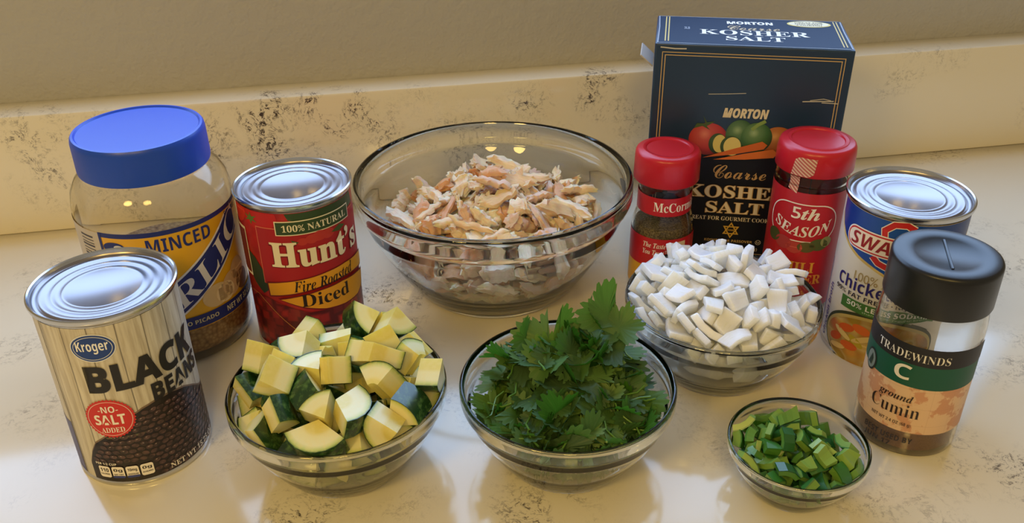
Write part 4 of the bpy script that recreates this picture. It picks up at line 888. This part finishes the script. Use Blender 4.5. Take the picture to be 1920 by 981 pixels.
# ---------------------------------------------------------------- minced garlic jar
PET = glass_mat('clear_plastic', (.97, .965, .95), 1.38)
jxy = (-.2301, .530)
root = thing('garlic_jar', 'large clear jar of minced garlic with a blue screw lid', 'jar', (*jxy, 0)); root.rotation_euler = (0, 0, face_cam(jxy))
JP = [(.0, .004), (.036, .003), (.041, .0), (.0455, .003), (.0482, .010), (.0488, .020), (.0488, .102), (.0486, .108), (.0470, .116), (.0435, .1225), (.0395, .1265), (.0372, .1285), (.0366, .1305), (.0366, .146)]
wallt = .0010
JI = [(max(0, r - wallt), z + (wallt * 1.5 if i < 3 else 0)) for i, (r, z) in enumerate(JP)]
link('body', lathe('body', JP + JI[::-1], PET, 96, 50), root)
bmat = mat('blue_lid_plastic', lin(26, 76, 204), .36, spec=.5, Subsurface_Weight=.15, Subsurface_Scale=.003)
lv = []; lf = []; n = 220
LP = [(.0, .1500, 0), (.0362, .1502, 0), (.0372, .1512, 0), (.0386, .1510, 0), (.0394, .1498, 0), (.0396, .1475, 1), (.0398, .1300, 1), (.0398, .1284, 0), (.0385, .1284, 0)]
for (r, z, rib) in LP:
    for k in range(n):
        a = 2 * math.pi * k / n; q = r + (.00025 if rib and k % 2 else 0); lv.append((q * math.cos(a), q * math.sin(a), z))
for i in range(len(LP) - 1):
    for k in range(n): lf.append((i * n + k, i * n + (k + 1) % n, (i + 1) * n + (k + 1) % n, (i + 1) * n + k))
lm2 = raw_mesh('lid', lv, lf, [bmat], smooth=True, angle=30)
link('lid', lm2, root)['label'] = 'bright blue ribbed screw lid'
gm = mat('minced_garlic', lin(196, 158, 96), .6); t = NT(gm)
oc = t.n('ShaderNodeTexCoord').outputs['Object']
t.color(t.ramp(t.n('ShaderNodeTexVoronoi', {'Vector': oc, 'Scale': 420.0}).outputs[0], [(0, lin(206, 172, 116)), (.6, lin(168, 126, 76)), (1, lin(120, 86, 52))]))
gc = link('contents', lathe('contents', [(.0, .0062), (.040, .0062), (.0445, .008), (.0470, .012), (.0474, .020), (.0474, .060), (.0, .058)], gm, 64, 40), root); gc['label'] = 'beige minced garlic inside the jar'
S = Cyl([(.0490, 0), (.0490, .2)]); S.ref = .050
navy = ink(34, 46, 120); yl = ink(226, 172, 36); wht = ink(226, 224, 226)
paper = mat('jar_label_film', lin(226, 172, 36), .3)
lab = sleeve('label', paper, root, S, -92, 72, 28, 102, 0)
shape('stripe', lab, S, [rect(-39.6, 99.4, 72, 102.6)], navy, 1); shape('stripe', lab, S, [rect(-40.6, 28, -38.6, 102.6)], navy, 2)
shape('side_panel', lab, S, [rect(-92, 28, -40.6, 102)], ink(196, 186, 176), 1)
for i in range(13): shape('barcode', lab, S, [rect(-58, 97 - i * 2.2, -46, 97 - i * 2.2 + (.6 if i % 3 else 1.2))], ink(60, 56, 70), 2)
lettering(lab, S, 'MINCED', 'bold', -11, 88.5, 30, 97.8, navy, 2, warp=lambda x, z: (x, z + .0016 * (x - 8) ** 2 * .5 - .3))
lettering(lab, S, 'FAT FREE', 'bold', 45, 95.0, 62, 98.4, ink(60, 60, 70), 2)
shape('emblem', lab, S, [ell(-31, 93, 7.2, 3.6)], navy, 2); shape('emblem', lab, S, [ell(-28, 93.4, 2.8, 1.4)], ink(206, 206, 214), 3)
# the blue ribbon that climbs to the right with the product name on it
rib = lambda k: [(-40 + 4 * i, 47 + k + .0075 * (4 * i) ** 1.78) for i in range(25)]
curve = lambda x: 33 + .62 * x + 16 + .0022 * x * x
band = [(x, curve(x) + 15) for x in range(-40, 60, 4)] + [(x, curve(x) - 8) for x in range(56, -44, -4)]
clampz = lambda L, a, b: [(x, max(a, min(b, z))) for x, z in L]
shape('ribbon', lab, S, [clampz([(x, z + (1.6 if i < 25 else -1.6)) for i, (x, z) in enumerate(band)], 38, 99)], wht, 2); shape('ribbon', lab, S, [clampz(band, 38.5, 98.6)], navy, 3)
gw = lambda x, z: (x - .42 * (z - 0), curve(x - .42 * z) - 4.5 + z + .0)
lettering(lab, S, 'GARLIC', 'serif', -34, 0, 56, 15, wht, 4, gain=-.05, warp=lambda x, z: (x - .30 * (z - 7), curve(x) - 4.2 + z))
for (x, z, rx, rz, c) in ((26, 47, 11, 8, (214, 186, 140)), (40, 49, 9, 9, (206, 172, 132)), (33, 46, 8, 7, (232, 208, 168)), (48, 56, 8, 8, (196, 160, 120)), (52, 46, 8, 7, (120, 84, 58))):
    shape('garlic_print', lab, S, [ell(x, z, rx, rz)], ink(*c), 4)
shape('stripe', lab, S, [rect(-40, 29, 72, 38)], navy, 5); lettering(lab, S, 'AJO MENUDO PICADO', 'bold', -24, 31.4, 24, 35.2, ink(210, 200, 160), 6); lettering(lab, S, 'NET WT 32 OZ', 'bold', 31, 31.6, 60, 35.6, ink(214, 206, 170), 6)

# ---------------------------------------------------------------- red capped spice bottles
redp = mat('red_cap_plastic', lin(196, 26, 44), .32, spec=.5, Subsurface_Weight=.1, Subsurface_Scale=.003)
mxy = (.1100, .5885)
root = thing('spice_bottle', 'smaller red capped spice bottle behind the onion bowl', 'bottle', (*mxy, 0)); root.rotation_euler = (0, 0, face_cam(mxy))
MP = [(.0, .002), (.018, .0015), (.0205, .0), (.0222, .002), (.0226, .005), (.0226, .040), (.0224, .047), (.0216, .053), (.0200, .059), (.0192, .0625), (.0190, .075), (.0186, .078), (.0190, .080), (.0190, .084), (.0180, .085), (.0180, .094)]
MI = [(max(0, r - .001), z + (.0015 if i < 3 else 0)) for i, (r, z) in enumerate(MP)]
link('body', lathe('body', MP + MI[::-1], PET, 80, 50), root)
link('cap', lathe('cap', [(.0, .1068), (.0150, .1068), (.0155, .1075), (.0175, .1077), (.0180, .1071), (.0204, .1070), (.0219, .1062), (.0226, .1046), (.0228, .1020), (.0231, .0860), (.0225, .0852), (.0190, .0852)], redp, 80, 50), root)['label'] = 'glossy red plastic cap'
hm = mat('dried_herb', lin(112, 96, 62), .8); t = NT(hm); t.color(t.ramp(t.noise(t.n('ShaderNodeTexCoord').outputs['Object'], 900, 2), [(.35, lin(74, 62, 40)), (.65, lin(150, 132, 88))]))
link('contents', lathe('contents', [(.0, .004), (.0192, .004), (.0208, .007), (.0210, .040), (.0207, .047), (.0200, .052), (.0, .053)], hm, 48, 40), root)['label'] = 'dry brownish ground spice inside'
S = Cyl([(r + .0002, z) for r, z in MP[4:11]])
rl = mat('red_label_film', lin(190, 30, 42), .3)
lab = sleeve('label', rl, root, S, -59, 59, 62.6, 76.6, 0); lettering(lab, S, 'McCormick', 'serif', -7.2, 66.0, 33, 73.2, wh, 1)
lab = sleeve('label', rl, root, S, -69, 69, 23, 46.0, 0)
lettering(lab, S, 'The Taste', 'serif_italic', -13, 38.6, 3.8, 42.8, wh, 1); lettering(lab, S, 'You Trust™', 'serif_italic', -13, 33.0, 6.5, 37.2, wh, 1)
shape('badge', lab, S, [rect(7.4, 31.5, 19, 43.5)], ink(226, 206, 176), 1); lettering(lab, S, 'Mc', 'bold', 8.6, 33.6, 17.6, 42, ink(30, 28, 32), 2)
lab = sleeve('label', mat('yellow_label_film', lin(224, 170, 44), .35), root, S, -69, 69, 3, 23, 0)
lettering(lab, S, 'Ground', 'serif', 2, 14.5, 20, 19, ink(70, 40, 26), 1); lettering(lab, S, 'Sage', 'serif', 4, 7, 20, 13, ink(70, 40, 26), 1)

cxy = (.2052, .5655)
root = thing('chili_powder_bottle', 'taller red chili powder bottle beside the salt box', 'bottle', (*cxy, 0)); root.rotation_euler = (0, 0, face_cam(cxy))
CP = [(.0, .002), (.020, .0015), (.0235, .0), (.0246, .002), (.0248, .005), (.0248, .0935), (.0240, .0950), (.0238, .0958), (.0246, .0966), (.0246, .0980), (.0240, .0988), (.0240, .103), (.0230, .104), (.0230, .112)]
CI = [(max(0, r - .001), z + (.0015 if i < 3 else 0)) for i, (r, z) in enumerate(CP)]
link('body', lathe('body', CP + CI[::-1], PET, 80, 50), root)
link('cap', lathe('cap', [(.0, .1222), (.0016, .1220), (.0170, .1218), (.0175, .1226), (.0196, .1228), (.0202, .1222), (.0230, .1221), (.0245, .1212), (.0253, .1192), (.0257, .1150), (.0258, .1046), (.0250, .1038), (.0240, .1038)], redp, 80, 50), root)['label'] = 'glossy red plastic cap'
chm = mat('chili_powder', lin(120, 52, 34), .85); t = NT(chm); t.color(t.mix(t.noise(t.n('ShaderNodeTexCoord').outputs['Object'], 700, 2), lin(96, 40, 28), lin(140, 66, 40)))
link('contents', lathe('contents', [(.0, .004), (.0230, .004), (.0236, .006), (.0236, .070), (.0, .071)], chm, 48, 40), root)['label'] = 'dark red chili powder inside'
S = Cyl([(.0250, 0), (.0250, .0935), (.0242, .0948), (.0242, .103), (.0260, .1045), (.0260, .116), (.0255, .12)]); S.ref = .0248
lab = sleeve('label', mat('chili_label_film', lin(186, 32, 44), .32), root, S, -77.6, 77.6, 3, 93, 0)
ov = lambda k: rrect(-25.5 + k, 56.5 + k, 22.5 - k, 85 - k, 13.0 - k, 10)
shape('emblem', lab, S, [ov(0), ov(.8)], wh, 2)
lettering(lab, S, '5th', 'serif_italic', -9, 73.6, 9.5, 82.5, wh, 3, gain=.08)
lettering(lab, S, 'SEASON', 'serif_italic', -20.5, 62, 18.5, 70, wh, 3, gain=.08, warp=lambda x, z: (x, z + .016 * (x + 1) ** 2 - 1.6))
for (x, z, rx, rz, c) in ((-20, 57, 5, 5, (70, 78, 40)), (-12, 54, 6, 5, (170, 60, 60)), (-4, 52, 5.5, 4.6, (186, 70, 64)), (4, 53, 6, 4, (96, 90, 50)), (12, 55, 6.5, 4.6, (84, 98, 52)), (17, 57, 4, 4, (150, 156, 100))):
    shape('vegetable_print', lab, S, [ell(x, z, rx, rz)], ink(*c), 3)
lettering(lab, S, 'CHILI', 'serif', -15.5, 32.5, 11.5, 41, ink(232, 172, 66), 2, gain=.08); lettering(lab, S, 'POWDER', 'serif', -22, 23.4, 18, 31, ink(232, 160, 66), 2, gain=.08); lettering(lab, S, 'NET WT 4.87 OZ', 'bold', -14, 16, 12, 18.6, ink(226, 170, 150), 2)
tm = mat('shipping_tape_print', lin(206, 172, 150), .4); t = NT(tm); u = t.n('ShaderNodeUVMap').outputs[0]; sx, sy = (t.n('ShaderNodeSeparateXYZ', {0: u}).outputs[i] for i in (0, 1))
t.color(t.mix(t.ramp(t.math('FRACT', t.math('MULTIPLY', t.math('ADD', t.math('MULTIPLY', sx, .75), sy), 42)), [(.35, 0), (.5, 1)]), lin(222, 196, 172), lin(186, 96, 92)))
shape('tape', root, S, [[(-13.4, 105), (-11.6, 116), (-9, 118), (2, 118.0), (1, 107.5), (-2.0, 105)]], tm, 3)
shape('tape', root, S, [[(-14.6, 94.4), (-13.6, 104.2), (-7.0, 104.2), (-7.8, 92)]], tm, 3)

# ---------------------------------------------------------------- cumin jar
uxy = (.231, .4183)
root = thing('cumin_jar', 'tall clear jar of ground cumin with a black lid', 'jar', (*uxy, 0)); root.rotation_euler = (0, 0, face_cam(uxy))
UP = [(.0, .002), (.022, .0015), (.0258, .0), (.0276, .0015), (.0282, .005), (.0282, .080), (.0278, .0865), (.0268, .0915), (.0258, .0935), (.0256, .110)]
UI = [(max(0, r - .0011), z + (.0015 if i < 3 else 0)) for i, (r, z) in enumerate(UP)]
link('body', lathe('body', UP + UI[::-1], PET, 96, 50), root)
bk = mat('black_lid_plastic', lin(24, 25, 28), .34, spec=.5)
link('lid', lathe('lid', [(.0, .1190), (.0165, .1190), (.0168, .1192), (.0262, .1192), (.0274, .1187), (.0280, .1176), (.0281, .1160), (.0283, .0945), (.0280, .0935), (.0268, .0935)], bk, 96, 50), root)['label'] = 'matt black flip top lid'
flap = bevel(box_mesh('lid_flap', [(-.0007, -.020, .1191), (.0007, .016, .1197)] and [(-.0008, -.017, .1190, .0008, .015, .1196)], bk), .0003, 1)
fo = link('lid_flap', flap, root); fo.rotation_euler = (0, 0, .25)
um = mat('ground_cumin', lin(134, 100, 74), .85); t = NT(um); t.color(t.mix(t.noise(t.n('ShaderNodeTexCoord').outputs['Object'], 900, 2), lin(112, 82, 60), lin(152, 116, 86)))
link('contents', lathe('contents', [(.0, .0038), (.0250, .0038), (.0268, .0062), (.0268, .026), (.0, .028)], um, 64, 40), root)['label'] = 'brown ground cumin inside'
S = Cyl([(.0285, 0), (.0285, .12)]); S.ref = .028
pm2 = mat('parchment_print', lin(216, 178, 140), .4); t = NT(pm2); u = t.n('ShaderNodeUVMap').outputs[0]
land = t.ramp(t.noise(u, 6.5, 4, .6), [(.50, 0), (.54, 1)])
sx, sy = (t.n('ShaderNodeSeparateXYZ', {0: u}).outputs[i] for i in (0, 1))
grid = t.math('MAXIMUM', t.ramp(t.math('FRACT', t.math('MULTIPLY', sx, 8.5)), [(0, 1), (.03, 0)]), t.ramp(t.math('FRACT', t.math('MULTIPLY', sy, 8.5)), [(0, 1), (.03, 0)]))
pc = t.mix(t.math('MULTIPLY', land, .75), lin(222, 186, 150), lin(196, 132, 96)); t.color(t.mix(t.math('MULTIPLY', grid, .35), pc, lin(170, 120, 90)))
lab = sleeve('label', pm2, root, S, -48, 40, 18, 75.4, 0)
green = ink(22, 84, 66)
shape('stripe', lab, S, [rect(-48, 49, 40, 64.5)], green, 1); shape('stripe', lab, S, [rect(-48, 63.8, 40, 75.6)], ink(34, 32, 38), 2)
lettering(lab, S, 'TRADEWINDS', 'serif', -24, 66.4, 15.5, 71.4, ink(230, 226, 218), 3, gain=-.12)
lettering(lab, S, 'C', 'bold', -11, 52.8, -2.2, 62.4, ink(232, 226, 212), 3)
shape('emblem', lab, S, [ell(-27.5, 53, 4.8, 7.0)], ink(40, 44, 44), 3); shape('emblem', lab, S, [ell(-27.5, 53, 3.8, 5.8)], ink(120, 132, 124), 4); shape('emblem', lab, S, [[(-29.5, 50), (-27, 57), (-25.6, 54), (-26.4, 49.4)]], ink(40, 60, 54), 5)
lettering(lab, S, 'ground', 'serif_italic', -16.5, 37.2, 2.2, 43.2, ink(48, 32, 28), 3)
lettering(lab, S, 'Cumin', 'serif', -20, 28.4, 7, 36.8, ink(42, 28, 26), 3, gain=-.12)
lettering(lab, S, 'NET WT 2.4 OZ (68 g)', 'bold', -18, 21.6, 4.2, 24.4, ink(60, 42, 36), 3, gain=-.1)
S2 = Cyl([(.0284, 0), (.0284, .12)]); S2.ref = .028
lettering(root, S2, 'BEST USED BY', 'bold', -21, 10.4, 7, 14.2, ink(44, 40, 46), 1); lettering(root, S2, 'JUN 17', 'bold', -20, 5.2, -4, 9.0, ink(44, 40, 46), 1)

# ---------------------------------------------------------------- salt box
BX, BA, BW, BD, BH = (.1018, .6271), -.1704, .1348, .0700, .1695
root = thing('salt_box', 'large dark blue cardboard box of coarse kosher salt', 'box', (*BX, 0)); root.rotation_euler = (0, 0, BA)
card = mat('navy_carton', lin(26, 46, 76), .38, spec=.45); t = NT(card); oc = t.n('ShaderNodeTexCoord').outputs['Object']
t.color(t.mix(t.ramp(t.noise(oc, 60, 3), [(.45, 0), (.7, 1)]), lin(30, 54, 86), lin(38, 66, 102)))
link('carton', bevel(box_mesh('carton', [(0, 0, 0, BW, BD, BH)], card), .0012, 2), root)
worn = ink(200, 198, 196); goldl = ink(206, 176, 128)
F = Flat((0, 0, 0), (1, 0, 0), (0, 0, 1), (0, -1, 0)); T = Flat((0, 0, BH), (1, 0, 0), (0, 1, 0), (0, 0, 1))
front = decal('front_panel', curve_mesh([rect(1.6, 1.6, 133.2, 167.8)]), mat('front_panel_print', lin(32, 56, 90), .36), root, F, .5)
lower = shape('front_panel', front, F, [rect(8.6, 6, 126.2, 88)], ink(16, 20, 34), 1)
def frame(x0, z0, x1, z1, w): return [rect(x0, z0, x1, z1), rect(x0 + w, z0 + w, x1 - w, z1 - w)]
shape('gold_border', front, F, frame(5.4, 4, 129.4, 163.8, .55), goldl, 2); shape('gold_border', front, F, frame(7.4, 6.0, 127.4, 161.8, .6), goldl, 2)
wt = ink(226, 214, 192)
lettering(front, F, 'MORTON', 'bold_italic', 51.5, 117.2, 83.5, 124.6, wt, 3, gain=.3)
def fruit(name, cx, cz, rx, rz, c, hi, layer, rot=0.0):
    m = mat(name + '_print', lin(*c), .4); t = NT(m); u = t.n('ShaderNodeUVMap').outputs[0]
    d = t.n('ShaderNodeVectorMath', {0: u, 1: ((cx - rx * .2) / 100, (cz + rz * .3) / 100, 0)}, operation='DISTANCE').outputs['Value']
    t.color(t.ramp(t.math('DIVIDE', d, max(rx, rz) / 100 * 1.35), [(0, lin(*hi)), (.25, lin(*[int(a * .6 + b * .4) for a, b in zip(c, hi)])), (.6, lin(*c)), (1, lin(*[int(a * .45) for a in c]))]))
    shape(name, front, F, [ell(cx, cz, rx, rz, 40, rot)], m, layer)
fruit('tomato_print', 43, 100, 14, 12.5, (178, 48, 44), (220, 130, 110), 3)
fruit('onion_print', 92, 101, 12, 11, (168, 92, 40), (214, 160, 100), 3)
fruit('bell_pepper_print', 65, 104.5, 10, 11.5, (52, 92, 48), (150, 178, 130), 4); fruit('bell_pepper_print', 77, 103, 11, 11.5, (60, 104, 52), (160, 186, 140), 5)
shape('bell_pepper_print', front, F, [stroke([(73, 109), (77, 113), (82, 116)], 2.6)], ink(132, 158, 86), 6)
shape('leaf_print', front, F, [[(34, 112), (40, 112), (38, 118), (41, 113), (47, 114), (41, 110), (44, 107), (38, 110), (32, 108)]], ink(70, 92, 50), 5)
fruit('zucchini_print', 50, 97, 6.4, 8.0, (46, 72, 36), (90, 120, 70), 6); shape('zucchini_print', front, F, [ell(51.5, 97, 4.8, 7.0)], ink(216, 200, 120), 7)
fruit('zucchini_print', 59.5, 95.5, 7.4, 8.0, (46, 72, 36), (90, 120, 70), 8); shape('zucchini_print', front, F, [ell(60.6, 95.5, 6.2, 7.2)], ink(222, 206, 130), 9)
for (x0, z0, x1, z1, w) in ((40, 85.5, 84, 97.5, 5.2), (48, 84.4, 92, 91.5, 5.6)):
    dx, dz = x1 - x0, z1 - z0; L = math.hypot(dx, dz); nx, nz = -dz / L, dx / L
    shape('carrot_print', front, F, [[(x0, z0), (x0 + dx * .5 + nx * w * .42, z0 + dz * .5 + nz * w * .42), (x1 - dx * .04 + nx * w * .6, z1 + nz * w * .6), (x1 + dx * .03, z1 + dz * .03), (x1 - dx * .04 - nx * w * .6, z1 - nz * w * .6), (x0 + dx * .5 - nx * w * .42, z0 + dz * .5 - nz * w * .42)]], ink(*((206, 104, 44) if x0 < 45 else (216, 116, 52))), 10)
shape('front_panel', front, F, [rect(8.6, 68, 126.2, 84.0)], ink(16, 20, 34), 4)
lettering(front, F, 'Coarse', 'script', 49, 69.6, 87.5, 80.5, ink(196, 160, 112), 11)
for (x0, z0, x1, z1, s_) in ((31, 53.6, 105, 64.0, 'KOSHER'), (46.5, 40.8, 88.5, 50.4, 'SALT')):
    lettering(front, F, s_, 'serif', x0 - .5, z0 - .4, x1 + .7, z1 + .3, ink(170, 134, 84), 11, gain=.30); lettering(front, F, s_, 'serif', x0, z0, x1, z1, wt, 12)
lettering(front, F, 'GREAT FOR GOURMET COOKING', 'serif', 33.5, 34.6, 102, 38.0, wt, 11)
tri = lambda s_: [[(67 + r_ * math.cos(s_ * math.pi / 2 + 2 * math.pi * k / 3), 26.6 + s_ * 0 + r_ * math.sin(s_ * math.pi / 2 + 2 * math.pi * k / 3)) for k in range(3)] for r_ in (7.0, 5.0)]
shape('star_emblem', front, F, tri(1), ink(206, 166, 70), 11); shape('star_emblem', front, F, tri(-1), ink(206, 166, 70), 12); lettering(front, F, 'KOSHER', 'bold', 64.6, 26.0, 69.4, 27.4, ink(206, 166, 70), 12)
lettering(front, F, 'KOSHER FOR PASSOVER', 'bold', 48, 16.2, 84, 18.4, ink(190, 160, 100), 11); shape('emblem', front, F, [ell(88.4, 17.4, 2.1, 2.1, 24), ell(88.4, 17.4, 1.7, 1.7, 24)], wt, 11); lettering(front, F, 'U', 'bold', 87.4, 16.5, 89.4, 18.3, wt, 11)
lettering(front, F, '3 LB NET WT (1.36 kg)', 'bold', 45, 9.2, 88.5, 12.8, wt, 11)
# scuffs and worn edges
for pts, w in (([(40, 134.2), (52, 134.9), (66, 136.0)], .45), ([(105, 131.8), (118, 132.6), (126, 133.0)], .7), ([(110, 132.8), (119, 134.4), (124, 133.4)], .5), ([(118, 131.6), (129, 131.4)], .6), ([(4, 167.0), (14, 166.2), (22, 166.4)], .9)): shape('scuff', front, F, [stroke(pts, w)], worn, 3)
top = decal('top_panel', curve_mesh([rect(1.6, 1.6, 133.2, 68.4)]), mat('top_panel_print', lin(26, 47, 76), .5, spec=.12), root, T, .5)
for x in (6.4, 8.6, 127.6, 129.8): shape('gold_border', top, T, [rect(x, 6, x + .8, 67)], ink(214, 190, 110), 1)
lettering(top, T, 'MORTON', 'bold', 51, 52.5, 84, 59.5, wh, 2, gain=.3); lettering(top, T, 'Coarse', 'script', 51, 38, 88, 49, ink(196, 176, 140), 2)
lettering(top, T, 'KOSHER', 'serif', 31, 25.5, 107.5, 37.0, wh, 2); lettering(top, T, 'SALT', 'serif', 49, 12.5, 90, 22.5, wh, 2)
shape('badge', top, T, [ell(110, 58.5, 15.6, 7.8)], ink(226, 206, 110), 2); shape('badge', top, T, [ell(110, 58.5, 14.2, 6.8)], ink(232, 224, 190), 3)
for i, s_ in enumerate(('GREAT FOR', 'GOURMET', 'COOKING')): lettering(top, T, s_, 'serif', 100 + (i == 2), 60.4 - i * 3.4, 120 - (i == 2), 62.8 - i * 3.4, ink(90, 84, 60), 4)
lettering(top, T, '3LB', 'bold', 20, 36, 24, 42, ink(150, 160, 180), 2)
for pts, w in (([(1.5, 1.6), (20, 1.8), (60, 1.2), (132, 1.6)], .8), ([(2, 67.6), (60, 68.2), (120, 67.4), (132, 68)], .7), ([(1.8, 2), (2.2, 40), (1.6, 68)], .8), ([(133, 2), (132.6, 40), (133, 67)], .9)): shape('scuff', top, T, [stroke(pts, w)], ink(150, 160, 176), 2)
# opened pour flap folded out on the left side, pale inside
flapm = bevel(box_mesh('pour_flap', [(-.0005, 0, 0, .0005, .028, .012)], mat('raw_cardboard', lin(186, 180, 172), .7)), .0002, 1)
fo = link('pour_flap', flapm, root, (-.0008, .008, .150)); fo.rotation_euler = (0, -math.radians(48), 0); fo['label'] = 'pale torn cardboard pour flap'

# ---------------------------------------------------------------- square the room with the axes: turn everything about the vertical
TURN = Matrix.Rotation(-SPLASH_YAW, 4, 'Z')
for o in list(SC.objects):
    if o.parent is None:
        mode = o.rotation_mode; q = TURN.to_quaternion()
        o.location = TURN @ o.location
        if mode == 'QUATERNION': o.rotation_quaternion = q @ o.rotation_quaternion
        else: o.rotation_euler = (q @ o.rotation_euler.to_quaternion()).to_euler()
